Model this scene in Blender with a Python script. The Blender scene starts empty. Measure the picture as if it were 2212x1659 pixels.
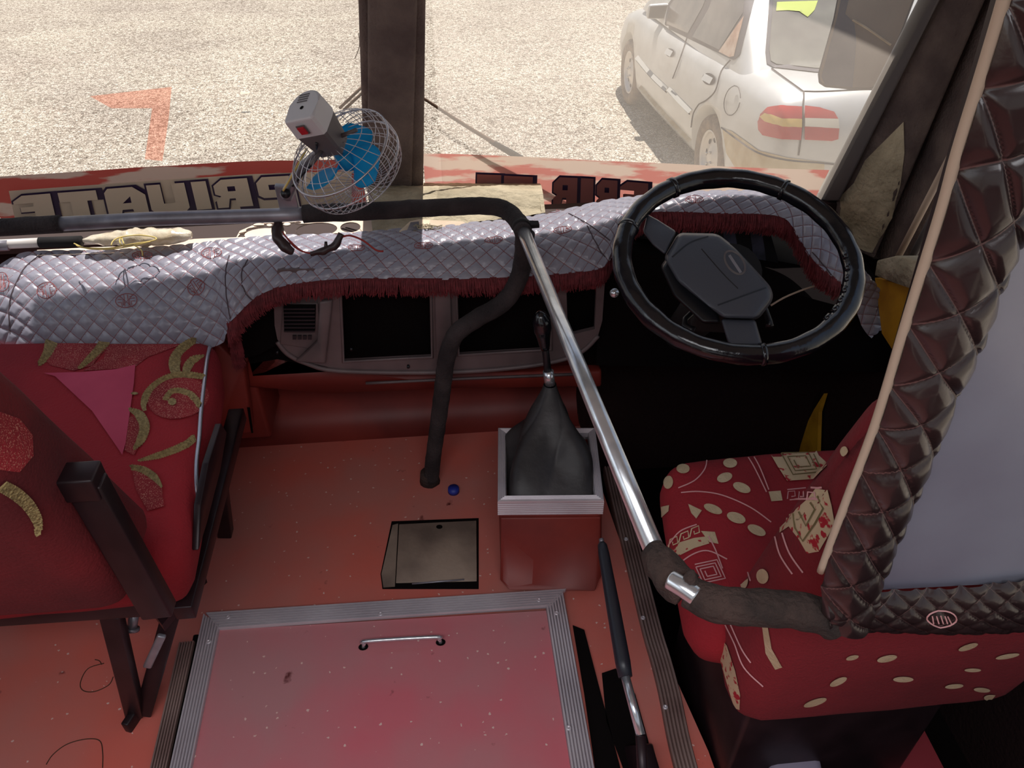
import bpy, bmesh, math, random
from mathutils import Vector, Matrix, noise
from mathutils.bvhtree import BVHTree
from mathutils.geometry import delaunay_2d_cdt
random.seed(7)
S = bpy.context.scene
COL = S.collection
# ---------------------------------------------------------------- camera
F, CX, CY, H = 1700.0, 1106.0, 829.5, 1.55
TH = math.atan(1370/1700); PS = math.atan(206/math.hypot(1370, 1700))
cam = bpy.data.cameras.new('camera'); co = bpy.data.objects.new('camera', cam); COL.objects.link(co)
cam.sensor_width = 36; cam.lens = 36*F/2212; cam.clip_start = .02; cam.clip_end = 300
co.location = (0, 0, H); co.rotation_euler = (math.pi/2-TH, 0, -PS)
S.camera = co
# ---------------------------------------------------------------- light
EL, AZ = math.radians(70), math.radians(14)      # sun ahead of the bus, a little to its right
sun_dir = Vector((math.sin(AZ)*math.cos(EL), math.cos(AZ)*math.cos(EL), math.sin(EL)))
sl = bpy.data.lights.new('sun', 'SUN'); so = bpy.data.objects.new('sun', sl); COL.objects.link(so)
sl.energy = 7.0; sl.angle = .009; sl.color = (1, .95, .91)
so.rotation_euler = sun_dir.to_track_quat('Z', 'Y').to_euler()
W = bpy.data.worlds.new('sky'); S.world = W; W.use_nodes = True
wn = W.node_tree; bg = wn.nodes['Background']; bg.inputs[1].default_value = .58
tc = wn.nodes.new('ShaderNodeTexCoord'); sx = wn.nodes.new('ShaderNodeSeparateXYZ'); rp = wn.nodes.new('ShaderNodeValToRGB')
wn.links.new(tc.outputs['Generated'], sx.inputs[0]); wn.links.new(sx.outputs[2], rp.inputs[0]); wn.links.new(rp.outputs[0], bg.inputs[0])
rp.color_ramp.elements[0].color = (.95, .93, .88, 1); rp.color_ramp.elements[1].color = (.32, .50, .86, 1)
def area(name, loc, target, size, sizey, e, c, spread=3.14):
    l = bpy.data.lights.new(name, 'AREA'); o = bpy.data.objects.new(name, l); COL.objects.link(o)
    l.shape = 'RECTANGLE'; l.size = size; l.size_y = sizey; l.energy = e; l.color = c; l.spread = spread
    o.location = loc; o.rotation_euler = (Vector(loc)-Vector(target)).to_track_quat('Z', 'Y').to_euler()
area('added_ceiling_fill', (-.15, -.25, 2.03), (-.15, .15, 0), 1.3, .9, 17, (.95, .96, 1), 1.95)  # added fill lamp under the ceiling, standing in for unseen daylight
area('added_left_fill', (-1.28, .3, 1.45), (0, 1.0, .3), 1.4, .6, 3, (.9, .95, 1))  # weaker added fill at the left, in place of window daylight
S.view_settings.view_transform = 'Standard'; S.view_settings.look = 'None'; S.view_settings.gamma = 1
S.view_settings.use_curve_mapping = False; S.view_settings.exposure = -.26
# ---------------------------------------------------------------- pixel rays (real points at a chosen height / plane)
def ray(px, py):
    x = px-CX; y = CY-py
    up = y*math.cos(TH)-F*math.sin(TH); h = y*math.sin(TH)+F*math.cos(TH)
    return Vector((x*math.cos(PS)+h*math.sin(PS), -x*math.sin(PS)+h*math.cos(PS), up))
CAM = Vector((0, 0, H))
def az(px, py, z): r = ray(px, py); return CAM+r*((z-H)/r.z)
def ay(px, py, y): r = ray(px, py); return CAM+r*(y/r.y)
def ax(px, py, x): r = ray(px, py); return CAM+r*(x/r.x)
def apl(px, py, p, n): r = ray(px, py); return CAM+r*((p-CAM).dot(n)/r.dot(n))
VIEW = Vector((math.sin(PS)*math.cos(TH), math.cos(PS)*math.cos(TH), -math.sin(TH)))
RIGHT = Vector((math.cos(PS), -math.sin(PS), 0)); UP = RIGHT.cross(VIEW)
# ---------------------------------------------------------------- materials
def lin(c): return tuple(((v/255+.055)/1.055)**2.4 if v > 10 else v/255/12.92 for v in c)+(1,)
def mat(name, c, rough=.6, metal=0, c2=None, scale=8, det=6, lo=.35, hi=.65, bump=0, bscale=None, c3=None, s3=30, t3=.62, spec=None, trans=0, alpha=1, coat=0, stretch=None):
    m = bpy.data.materials.new(name); m.use_nodes = True; n = m.node_tree; N = n.nodes; Lk = n.links
    b = N['Principled BSDF']; b.inputs['Roughness'].default_value = rough; b.inputs['Metallic'].default_value = metal
    if spec is not None: b.inputs['Specular IOR Level'].default_value = spec
    b.inputs['Coat Weight'].default_value = coat; b.inputs['Coat Roughness'].default_value = .15
    b.inputs['Transmission Weight'].default_value = trans; b.inputs['Alpha'].default_value = alpha
    b.inputs['Base Color'].default_value = lin(c)
    t = N.new('ShaderNodeTexCoord'); mp = N.new('ShaderNodeMapping'); Lk.new(t.outputs['Object'], mp.inputs[0])
    if stretch: mp.inputs['Scale'].default_value = stretch
    out = None
    if c2:
        z = N.new('ShaderNodeTexNoise'); z.inputs['Scale'].default_value = scale; z.inputs['Detail'].default_value = det; Lk.new(mp.outputs[0], z.inputs[0])
        r = N.new('ShaderNodeValToRGB'); Lk.new(z.outputs[0], r.inputs[0])
        r.color_ramp.elements[0].position = lo; r.color_ramp.elements[0].color = lin(c)
        r.color_ramp.elements[1].position = hi; r.color_ramp.elements[1].color = lin(c2)
        out = r.outputs[0]
    if c3:
        z = N.new('ShaderNodeTexNoise'); z.inputs['Scale'].default_value = s3; z.inputs['Detail'].default_value = 4; Lk.new(mp.outputs[0], z.inputs[0])
        r = N.new('ShaderNodeValToRGB'); Lk.new(z.outputs[0], r.inputs[0]); r.color_ramp.elements[0].position = t3; r.color_ramp.elements[1].position = t3+.05
        mx = N.new('ShaderNodeMixRGB'); Lk.new(r.outputs[0], mx.inputs[0]); mx.inputs[2].default_value = lin(c3)
        if out: Lk.new(out, mx.inputs[1])
        else: mx.inputs[1].default_value = lin(c)
        out = mx.outputs[0]
    if out: Lk.new(out, b.inputs['Base Color'])
    if bump:
        z = N.new('ShaderNodeTexNoise'); z.inputs['Scale'].default_value = bscale or scale*4; z.inputs['Detail'].default_value = 5; Lk.new(mp.outputs[0], z.inputs[0])
        bp = N.new('ShaderNodeBump'); bp.inputs['Strength'].default_value = bump; bp.inputs['Distance'].default_value = .01; Lk.new(z.outputs[0], bp.inputs['Height']); Lk.new(bp.outputs[0], b.inputs['Normal'])
    return m
def speckled(name, c, c2, dens=.86, rough=.45):
    m = mat(name, c, rough, c2=c2, scale=2.6, lo=.38, hi=.62, bump=.06, bscale=40); n = m.node_tree; N = n.nodes; Lk = n.links
    b = N['Principled BSDF']; src = b.inputs['Base Color'].links[0].from_socket
    t = N.new('ShaderNodeTexCoord'); v = N.new('ShaderNodeTexVoronoi'); v.inputs['Scale'].default_value = 48; Lk.new(t.outputs['Object'], v.inputs[0])
    nz = N.new('ShaderNodeTexNoise'); nz.inputs['Scale'].default_value = 230; Lk.new(t.outputs['Object'], nz.inputs[0])
    ad = N.new('ShaderNodeMath'); ad.operation = 'MULTIPLY_ADD'; Lk.new(nz.outputs[0], ad.inputs[0]); ad.inputs[1].default_value = .35; Lk.new(v.outputs['Distance'], ad.inputs[2])
    l1 = N.new('ShaderNodeMath'); l1.operation = 'LESS_THAN'; Lk.new(ad.outputs[0], l1.inputs[0]); l1.inputs[1].default_value = .285
    sp = N.new('ShaderNodeSeparateColor'); Lk.new(v.outputs['Color'], sp.inputs[0])
    g = N.new('ShaderNodeMath'); g.operation = 'GREATER_THAN'; Lk.new(sp.outputs[0], g.inputs[0]); g.inputs[1].default_value = dens
    ml = N.new('ShaderNodeMath'); ml.operation = 'MULTIPLY'; Lk.new(l1.outputs[0], ml.inputs[0]); Lk.new(g.outputs[0], ml.inputs[1])
    mx = N.new('ShaderNodeMixRGB'); Lk.new(ml.outputs[0], mx.inputs[0]); Lk.new(src, mx.inputs[1]); mx.inputs[2].default_value = lin((225, 190, 180))
    # dark scuffs
    z = N.new('ShaderNodeTexNoise'); z.inputs['Scale'].default_value = 22; z.inputs['Detail'].default_value = 8; Lk.new(t.outputs['Object'], z.inputs[0])
    r = N.new('ShaderNodeValToRGB'); Lk.new(z.outputs[0], r.inputs[0]); r.color_ramp.elements[0].position = .68; r.color_ramp.elements[1].position = .76
    m2 = N.new('ShaderNodeMixRGB'); Lk.new(r.outputs[0], m2.inputs[0]); Lk.new(mx.outputs[0], m2.inputs[1]); m2.inputs[2].default_value = lin((90, 30, 28))
    Lk.new(m2.outputs[0], b.inputs['Base Color'])
    return m
def quilted(name, c, c2, line, rough=.38, width=.455, coat=.2, medal=None):
    m = mat(name, c, rough, c2=c2, scale=5, coat=coat, bump=.05, bscale=90); n = m.node_tree; N = n.nodes; Lk = n.links
    b = N['Principled BSDF']; src = b.inputs['Base Color'].links[0].from_socket
    uv = N.new('ShaderNodeUVMap'); s = N.new('ShaderNodeSeparateXYZ'); Lk.new(uv.outputs[0], s.inputs[0])
    o = []
    for i in (0, 1):
        f = N.new('ShaderNodeMath'); f.operation = 'FRACT'; Lk.new(s.outputs[i], f.inputs[0])
        d = N.new('ShaderNodeMath'); d.operation = 'SUBTRACT'; Lk.new(f.outputs[0], d.inputs[0]); d.inputs[1].default_value = .5
        a = N.new('ShaderNodeMath'); a.operation = 'ABSOLUTE'; Lk.new(d.outputs[0], a.inputs[0]); o.append(a)
    mxm = N.new('ShaderNodeMath'); mxm.operation = 'MAXIMUM'; Lk.new(o[0].outputs[0], mxm.inputs[0]); Lk.new(o[1].outputs[0], mxm.inputs[1])
    g = N.new('ShaderNodeMath'); g.operation = 'GREATER_THAN'; Lk.new(mxm.outputs[0], g.inputs[0]); g.inputs[1].default_value = width
    mx = N.new('ShaderNodeMixRGB'); Lk.new(g.outputs[0], mx.inputs[0]); Lk.new(src, mx.inputs[1]); mx.inputs[2].default_value = lin(line)
    Lk.new(mx.outputs[0], b.inputs['Base Color'])
    return m
M = {}
M['vinyl'] = speckled('red_speckled_vinyl', (212, 106, 92), (192, 122, 112), .55)
M['vinyl_hatch'] = speckled('pinkish_speckled_vinyl', (206, 106, 116), (186, 128, 130), .5)
M['vinyl_wall'] = mat('red_vinyl_wall', (144, 52, 42), .5, c2=(112, 38, 32), scale=4)
M['alu'] = mat('ribbed_aluminium', (222, 214, 218), .38, .4, c2=(196, 186, 192), scale=5)
M['alu_dull'] = mat('dull_aluminium', (176, 150, 142), .45, .4, c2=(140, 112, 106), scale=6)
M['chrome'] = mat('worn_chrome', (235, 238, 242), .22, .82, c2=(210, 214, 220), scale=30)
M['steel'] = mat('dark_steel_tube', (166, 164, 172), .4, .5, c2=(116, 112, 118), scale=12)
M['foam'] = mat('black_foam_sleeve', (62, 54, 54), .95, c2=(38, 32, 33), scale=18, bump=.6, bscale=160)
M['foam_brown'] = mat('worn_brown_foam_sleeve', (78, 60, 54), .95, c2=(44, 36, 34), scale=18, bump=.8, bscale=120)
M['black'] = mat('black_plastic', (26, 26, 30), .35)
M['black_matte'] = mat('black_matte', (18, 14, 14), .85)
M['rim'] = mat('glossy_black_rim_cover', (16, 16, 22), .16, coat=.6, c2=(24, 24, 30), scale=20, bump=.12, bscale=60)
M['hub'] = mat('charcoal_hub_plastic', (74, 76, 84), .42, bump=.05, bscale=300)
M['console'] = mat('grey_pink_console', (112, 96, 96), .45, c2=(94, 80, 80), scale=10)
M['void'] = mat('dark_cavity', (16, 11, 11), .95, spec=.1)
M['felt'] = mat('dark_grey_felt', (122, 108, 102), .97, c2=(92, 80, 78), scale=10, bump=.5, bscale=140, spec=.1)
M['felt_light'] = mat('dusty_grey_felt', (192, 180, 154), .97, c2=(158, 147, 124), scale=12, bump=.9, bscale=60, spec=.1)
M['quilt'] = quilted('grey_quilted_vinyl', (150, 148, 158), (136, 134, 146), (126, 76, 80), width=.474, rough=.36)
M['quilt_brown'] = quilted('dark_brown_quilted_leather', (54, 38, 38), (42, 30, 32), (96, 72, 70), width=.488, rough=.3, coat=.4)
M['piping'] = mat('beige_piping', (190, 168, 148), .7)
M['fringe'] = mat('maroon_fringe_threads', (122, 42, 48), .8, c2=(88, 24, 30), scale=60)
M['fringe_d'] = mat('maroon_fringe_band', (90, 28, 32), .9)
M['seamc'] = mat('dark_cover_seam', (74, 60, 66), .8)
M['motif'] = mat('red_stitching', (140, 66, 66), .7)
M['gravel'] = None
M['plexi'] = mat('grey_translucent_board', (150, 152, 166), .28, c2=(118, 112, 128), scale=2.2, coat=.3)
M['red_fab'] = mat('red_seat_velvet', (164, 30, 42), .85, c2=(118, 16, 26), scale=3, bump=.3, bscale=200)
M['red_fab_mid'] = mat('dimmed_seat_velvet', (134, 30, 40), .9, c2=(98, 18, 26), scale=3, bump=.3, bscale=200)  # seat red darkened for the dimmer light on the driver's backrest
M['red_fab_back'] = mat('shaded_red_velvet', (120, 26, 32), .9, c2=(84, 18, 24), scale=4, bump=.3, bscale=200)  # seat red with the shade on the passenger backrest put into the colour
M['red_fab_d'] = mat('dusty_red_seat_velvet', (190, 44, 48), .9, c2=(150, 20, 30), scale=5, c3=(196, 160, 120), s3=190, t3=.6, bump=.3, bscale=200)
M['speck_fab'] = mat('speckled_red_velvet', (160, 38, 48), .9, c2=(132, 26, 36), scale=9, c3=(196, 128, 112), s3=520, t3=.56, bump=.3, bscale=200)
M['gold'] = mat('gold_ribbed_embroidery', (196, 172, 116), .75, c2=(150, 128, 84), scale=200, bump=.8, bscale=300)
M['pink'] = mat('pink_cloth_patch', (206, 74, 104), .8, c2=(190, 62, 92), scale=8)
M['cream'] = mat('cream_velvet_print', (206, 184, 150), .85, c2=(190, 166, 132), scale=30, bump=.3, bscale=200)
M['cream_frayed'] = mat('cream_frayed_print', (200, 176, 142), .85, c3=(168, 24, 40), s3=70, t3=.57)
M['stitch'] = mat('pale_stitching', (206, 150, 150), .8)
M['stitch_d'] = mat('olive_stitched_line', (112, 96, 62), .8)
M['seatframe'] = mat('dark_painted_seat_steel', (50, 34, 38), .4, .3, c2=(34, 22, 26), scale=12)
M['chrome_trim'] = mat('silver_seat_trim', (200, 200, 210), .25, .8)
M['boot'] = mat('black_gaiter_leather', (66, 62, 62), .5, c2=(40, 36, 36), scale=12, bump=.2, bscale=30)
M['plate'] = mat('oily_metal_plate', (168, 148, 132), .5, .1, c2=(120, 104, 94), scale=7, bump=.15, bscale=30)
M['blue'] = mat('blue_plastic_cap', (36, 52, 150), .5)
M['twig'] = mat('brown_twig', (70, 40, 26), .9)
M['fan_light'] = mat('light_grey_fan_plastic', (206, 202, 204), .5)
M['fan_dark'] = mat('dark_grey_fan_plastic', (98, 90, 90), .55)
M['fan_blue'] = None
M['wire'] = mat('chromed_cage_wire', (200, 196, 200), .3, .85)
M['switch'] = mat('red_rocker_switch', (190, 40, 50), .35)
M['redwire'] = mat('red_wire', (150, 36, 26), .5)
M['tape'] = mat('black_tape', (52, 34, 34), .4)
M['band_red'] = mat('red_painted_band', (196, 66, 60), .55, c2=(176, 50, 48), scale=6, c3=(214, 196, 184), s3=7, t3=.56, stretch=(1, 1, 3.5), alpha=.97)
M['navy'] = mat('navy_lettering_outline', (52, 34, 72), .5)
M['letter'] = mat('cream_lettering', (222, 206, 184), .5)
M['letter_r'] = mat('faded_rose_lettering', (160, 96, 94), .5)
M['carpaint'] = mat('dusty_silver_car_paint', (214, 212, 206), .38, .25, c2=(200, 196, 188), scale=3, coat=.5)
M['carmould'] = mat('grey_side_moulding', (176, 172, 162), .6)
M['cardirt'] = mat('dusty_car_sill', (214, 194, 158), .7, c2=(196, 170, 130), scale=9)
M['carglass'] = mat('hazy_car_glass', (150, 146, 132), .12, c2=(128, 122, 112), scale=3, coat=.6)
M['carglass_d'] = mat('dark_car_side_glass', (104, 98, 92), .12, c2=(134, 124, 114), scale=4, coat=.6)
M['seal'] = mat('grey_rubber_seal', (92, 86, 86), .6)
M['gap'] = mat('panel_gap', (96, 88, 84), .8)
M['tyre'] = mat('dusty_tyre', (150, 130, 108), .9, c2=(122, 104, 88), scale=20, bump=.4, bscale=80)
M['wheel'] = mat('silver_wheel_disc', (214, 206, 196), .4, .5)
M['well'] = mat('wheel_arch_dark', (60, 50, 44), .95)
M['tail_red'] = mat('red_tail_lens', (200, 48, 44), .2, coat=.5)
M['tail_amber'] = mat('amber_tail_lens', (236, 196, 110), .2, coat=.5)
M['tail_clear'] = mat('clear_tail_lens', (232, 222, 200), .2, coat=.5)
M['rust'] = mat('rusty_quarter_panel', (206, 180, 158), .7, c2=(178, 140, 116), scale=12)
M['green'] = mat('yellow_green_sunshade', (196, 206, 100), .6)
M['yellow'] = mat('yellow_body_paint', (226, 168, 44), .5, c2=(196, 140, 36), scale=14)
M['wiper'] = mat('brown_grey_wiper', (110, 84, 66), .6)
M['peach'] = mat('dusty_peach_vinyl', (240, 220, 200), .6, c2=(228, 202, 180), scale=10)
M['tray'] = mat('dusty_black_tray', (70, 56, 52), .8)
M['bracket'] = mat('dusty_white_bracket', (216, 196, 170), .6, c2=(190, 168, 140), scale=14)
M['plasticbag'] = mat('clear_cream_plastic_wrap', (246, 236, 212), .18, c2=(226, 206, 170), scale=20, trans=.25, bump=.6, bscale=30, coat=.5)
M['rubber'] = mat('yellow_rubber_band', (214, 190, 110), .6)
M['white'] = mat('white_plastic', (226, 220, 214), .5)
M['mirror_g'] = mat('mirror_beige_reflection', (150, 132, 118), .22, c2=(128, 112, 102), scale=3, coat=.4)
M['mirror_d'] = mat('mirror_dark_reflection', (96, 92, 104), .3)
M['roof'] = mat('grey_ceiling_lining', (150, 140, 136), .9)
M['wallpanel'] = mat('dark_wall_carpet', (44, 30, 30), .95, spec=.1, bump=.4, bscale=90)
M['grip'] = mat('black_rubber_grip', (40, 42, 50), .38)
M['reflection'] = mat('bluish_reflection_streak', (70, 72, 92), .6, c2=(40, 42, 54), scale=30)
M['silverbox'] = mat('grey_canister_plastic', (150, 140, 158), .5)
M['red_flat'] = mat('maroon_red_panel', (140, 40, 48), .7)
# gravel with pebble colour cells
g = bpy.data.materials.new('pale_gravel'); g.use_nodes = True; N = g.node_tree.nodes; Lk = g.node_tree.links; b = N['Principled BSDF']; b.inputs['Roughness'].default_value = .95; b.inputs['Specular IOR Level'].default_value = .1
t = N.new('ShaderNodeTexCoord'); nd = N.new('ShaderNodeTexNoise'); nd.inputs['Scale'].default_value = 30; Lk.new(t.outputs['Object'], nd.inputs[0])
mxv = N.new('ShaderNodeMixRGB'); mxv.inputs[0].default_value = .03; Lk.new(t.outputs['Object'], mxv.inputs[1]); Lk.new(nd.outputs['Color'], mxv.inputs[2])
v = N.new('ShaderNodeTexVoronoi'); v.inputs['Scale'].default_value = 42; Lk.new(mxv.outputs[0], v.inputs[0])
v2 = N.new('ShaderNodeTexVoronoi'); v2.feature = 'DISTANCE_TO_EDGE'; v2.inputs['Scale'].default_value = 42; Lk.new(mxv.outputs[0], v2.inputs[0])
sp = N.new('ShaderNodeSeparateColor'); Lk.new(v.outputs['Color'], sp.inputs[0])
r = N.new('ShaderNodeValToRGB'); Lk.new(sp.outputs[0], r.inputs[0]); e = r.color_ramp.elements
e[0].color = lin((186, 176, 160)); e[1].color = lin((244, 238, 224)); x = e.new(.15); x.color = lin((150, 140, 128)); x = e.new(.3); x.color = lin((206, 196, 182)); x = e.new(.8); x.color = lin((230, 222, 208))
r2 = N.new('ShaderNodeValToRGB'); Lk.new(v2.outputs['Distance'], r2.inputs[0]); r2.color_ramp.elements[0].color = lin((126, 114, 102)); r2.color_ramp.elements[1].color = (1, 1, 1, 1); r2.color_ramp.elements[1].position = .16
mu = N.new('ShaderNodeMixRGB'); mu.blend_type = 'MULTIPLY'; mu.inputs[0].default_value = 1; Lk.new(r.outputs[0], mu.inputs[1]); Lk.new(r2.outputs[0], mu.inputs[2])
nb = N.new('ShaderNodeTexNoise'); nb.inputs['Scale'].default_value = .7; nb.inputs['Detail'].default_value = 5; Lk.new(t.outputs['Object'], nb.inputs[0])
r3 = N.new('ShaderNodeValToRGB'); Lk.new(nb.outputs[0], r3.inputs[0]); r3.color_ramp.elements[0].position = .3; r3.color_ramp.elements[1].position = .7; r3.color_ramp.elements[0].color = lin((226, 222, 218)); r3.color_ramp.elements[1].color = (1, .98, .92, 1)
mu2 = N.new('ShaderNodeMixRGB'); mu2.blend_type = 'MULTIPLY'; mu2.inputs[0].default_value = 1; Lk.new(mu.outputs[0], mu2.inputs[1]); Lk.new(r3.outputs[0], mu2.inputs[2]); Lk.new(mu2.outputs[0], b.inputs['Base Color'])
bp = N.new('ShaderNodeBump'); bp.inputs['Strength'].default_value = .7; bp.inputs['Distance'].default_value = .02; Lk.new(v2.outputs['Distance'], bp.inputs['Height']); Lk.new(bp.outputs[0], b.inputs['Normal'])
M['gravel'] = g
def glassmat(name, dust, tint=(1, 1, 1, 1), dustc=(232, 220, 205)):
    m = bpy.data.materials.new(name); m.use_nodes = True; N = m.node_tree.nodes; Lk = m.node_tree.links
    for n in list(N):
        if n.type != 'OUTPUT_MATERIAL': N.remove(n)
    out = [n for n in N][0]
    tr = N.new('ShaderNodeBsdfTransparent'); tr.inputs[0].default_value = tint
    gl = N.new('ShaderNodeBsdfGlossy'); gl.inputs['Roughness'].default_value = .03
    df = N.new('ShaderNodeBsdfTranslucent'); df.inputs[0].default_value = lin(dustc)
    fr = N.new('ShaderNodeMath'); fr.operation = 'ADD'; fr.inputs[0].default_value = .0; fr.inputs[1].default_value = .04
    m1 = N.new('ShaderNodeMixShader'); m1.inputs[0].default_value = .03; Lk.new(tr.outputs[0], m1.inputs[1]); Lk.new(gl.outputs[0], m1.inputs[2])
    t = N.new('ShaderNodeTexCoord'); z = N.new('ShaderNodeTexNoise'); z.inputs['Scale'].default_value = 2.2; z.inputs['Detail'].default_value = 7; Lk.new(t.outputs['Object'], z.inputs[0])
    mr = N.new('ShaderNodeMapRange'); Lk.new(z.outputs[0], mr.inputs[0]); mr.inputs[1].default_value = .3; mr.inputs[2].default_value = .7; mr.inputs[3].default_value = dust*.6; mr.inputs[4].default_value = dust*1.3
    m2 = N.new('ShaderNodeMixShader'); Lk.new(mr.outputs[0], m2.inputs[0]); Lk.new(m1.outputs[0], m2.inputs[1]); Lk.new(df.outputs[0], m2.inputs[2])
    Lk.new(m2.outputs[0], out.inputs[0]); return m
M['glass_l'] = glassmat('dusty_windscreen_glass', .10)
M['glass_r'] = glassmat('hazy_windscreen_glass', .22)
M['red_film'] = glassmat('see_through_red_film', .08, (1, .84, .79, 1), (236, 160, 140))
def translucentmat(name, c, k=.5):
    m = bpy.data.materials.new(name); m.use_nodes = True; N = m.node_tree.nodes; Lk = m.node_tree.links
    b = N['Principled BSDF']; b.inputs['Base Color'].default_value = lin(c); b.inputs['Roughness'].default_value = .5
    tr = N.new('ShaderNodeBsdfTranslucent'); tr.inputs[0].default_value = lin(c); mx = N.new('ShaderNodeMixShader'); mx.inputs[0].default_value = k
    out = [n for n in N if n.type == 'OUTPUT_MATERIAL'][0]; Lk.new(b.outputs[0], mx.inputs[1]); Lk.new(tr.outputs[0], mx.inputs[2]); Lk.new(mx.outputs[0], out.inputs[0])
    return m, b, tr
M['fan_blue'] = translucentmat('clear_blue_blade', (40, 190, 238), .6)[0]
def band_mat(name, c1, c2, k, thr):
    m, b, tr = translucentmat(name, c1, k); N = m.node_tree.nodes; Lk = m.node_tree.links
    t = N.new('ShaderNodeTexCoord'); mp = N.new('ShaderNodeMapping'); mp.inputs['Scale'].default_value = (1, 1, 4); Lk.new(t.outputs['Object'], mp.inputs[0])
    z = N.new('ShaderNodeTexNoise'); z.inputs['Scale'].default_value = 5; z.inputs['Detail'].default_value = 8; Lk.new(mp.outputs[0], z.inputs[0])
    r = N.new('ShaderNodeValToRGB'); Lk.new(z.outputs[0], r.inputs[0]); r.color_ramp.elements[0].position = thr; r.color_ramp.elements[1].position = thr+.06
    r.color_ramp.elements[0].color = lin(c1); r.color_ramp.elements[1].color = lin(c2)
    Lk.new(r.outputs[0], b.inputs['Base Color']); Lk.new(r.outputs[0], tr.inputs[0]); return m
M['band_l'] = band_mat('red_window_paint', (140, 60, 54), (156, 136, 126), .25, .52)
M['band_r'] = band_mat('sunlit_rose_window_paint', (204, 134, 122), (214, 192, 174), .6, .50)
# ---------------------------------------------------------------- object helpers
def tag(o, label=None, cat=None, group=None, kind=None):
    if label: o['label'] = label
    if cat: o['category'] = cat
    if group: o['group'] = group
    if kind: o['kind'] = kind
    return o
def empty(name, loc, label, cat, group=None):
    o = bpy.data.objects.new(name, None); COL.objects.link(o); o.location = loc; o.empty_display_size = .05
    return tag(o, label, cat, group)
def link(name, me, m, parent=None, smooth=True):
    o = bpy.data.objects.new(name, me); COL.objects.link(o)
    if m and not me.materials: me.materials.append(M[m] if isinstance(m, str) else m)
    if smooth:
        for p in me.polygons: p.use_smooth = True
    if parent:
        o.parent = parent; off = parent.location if parent.type == 'EMPTY' else Vector()
        o.matrix_parent_inverse = Matrix.Translation(-off)
    return o
def from_bm(name, bm, m, parent=None, smooth=False):
    bmesh.ops.recalc_face_normals(bm, faces=bm.faces)
    me = bpy.data.meshes.new(name); bm.to_mesh(me); bm.free(); return link(name, me, m, parent, smooth)
def pyd(name, V, Fc, m, parent=None, smooth=True, fix=True):
    bm = bmesh.new(); vs = [bm.verts.new(v) for v in V]
    for f in Fc:
        try: bm.faces.new([vs[i] for i in f])
        except ValueError: pass
    if fix: return from_bm(name, bm, m, parent, smooth)
    me = bpy.data.meshes.new(name); bm.to_mesh(me); bm.free(); return link(name, me, m, parent, smooth)
def catmull(P, n=8, closed=False):
    P = [Vector(p) for p in P]; out = []; k = len(P)
    rng = range(k if closed else k-1)
    for i in rng:
        if closed: a, b_, c, d = P[(i-1) % k], P[i], P[(i+1) % k], P[(i+2) % k]
        else: a, b_, c, d = P[max(i-1, 0)], P[i], P[i+1], P[min(i+2, k-1)]
        for j in range(n):
            t = j/n; out.append(.5*((2*b_)+(c-a)*t+(2*a-5*b_+4*c-d)*t*t+(3*b_-a-3*c+d)*t**3))
    if not closed: out.append(P[-1])
    return out
def tube_geo(P, r, seg=12, closed=False, wob=0, caps=True, V=None, Fc=None):
    P = [Vector(p) for p in P]; V = [] if V is None else V; Fc = [] if Fc is None else Fc; base = len(V); k = len(P)
    R = r if isinstance(r, (list, tuple)) else [r]*k
    T = []
    for i in range(k):
        a = P[(i-1) % k] if (closed or i > 0) else P[i]; b_ = P[(i+1) % k] if (closed or i < k-1) else P[i]
        T.append((b_-a).normalized())
    n = T[0].cross(Vector((0, 0, 1)));
    if n.length < .05: n = T[0].cross(Vector((0, 1, 0)))
    n.normalize()
    for i in range(k):
        n = (n-T[i]*n.dot(T[i])).normalized(); b_ = T[i].cross(n)
        for j in range(seg):
            a = 2*math.pi*j/seg; rr = R[i]
            d = n*math.cos(a)+b_*math.sin(a); p = P[i]+d*rr
            if wob: p = P[i]+d*(rr+wob*noise.noise(p*60))
            V.append(p)
    for i in range(k if closed else k-1):
        for j in range(seg):
            i2 = (i+1) % k; Fc.append((base+i*seg+j, base+i*seg+(j+1) % seg, base+i2*seg+(j+1) % seg, base+i2*seg+j))
    if caps and not closed:
        Fc.append(tuple(base+j for j in range(seg))[::-1]); Fc.append(tuple(base+(k-1)*seg+j for j in range(seg)))
    return V, Fc
def tube(name, P, r, m, parent=None, seg=12, n=0, closed=False, wob=0):
    if n: P = catmull(P, n, closed)
    if isinstance(r, (list, tuple)) and len(r) != len(P):
        q = []
        for i in range(len(P)):
            t = i/(len(P)-1)*(len(r)-1); a = min(int(t), len(r)-2); q.append(r[a]+(r[a+1]-r[a])*(t-a))
        r = q
    V, Fc = tube_geo(P, r, seg, closed, wob); return pyd(name, V, Fc, m, parent)
def prism(name, pts, off, m, parent=None, bev=0, seg=2, smooth=False):
    """closed solid: polygon pts (3D) pushed along vector off"""
    bm = bmesh.new(); a = [bm.verts.new(p) for p in pts]; b_ = [bm.verts.new(Vector(p)+Vector(off)) for p in pts]
    bm.faces.new(a); bm.faces.new(b_[::-1]); k = len(pts)
    for i in range(k): bm.faces.new((a[i], b_[i], b_[(i+1) % k], a[(i+1) % k]))
    if bev: bmesh.ops.bevel(bm, geom=bm.edges[:], offset=bev, segments=seg, profile=.5, affect='EDGES')
    return from_bm(name, bm, m, parent, smooth or bev > 0)
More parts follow.
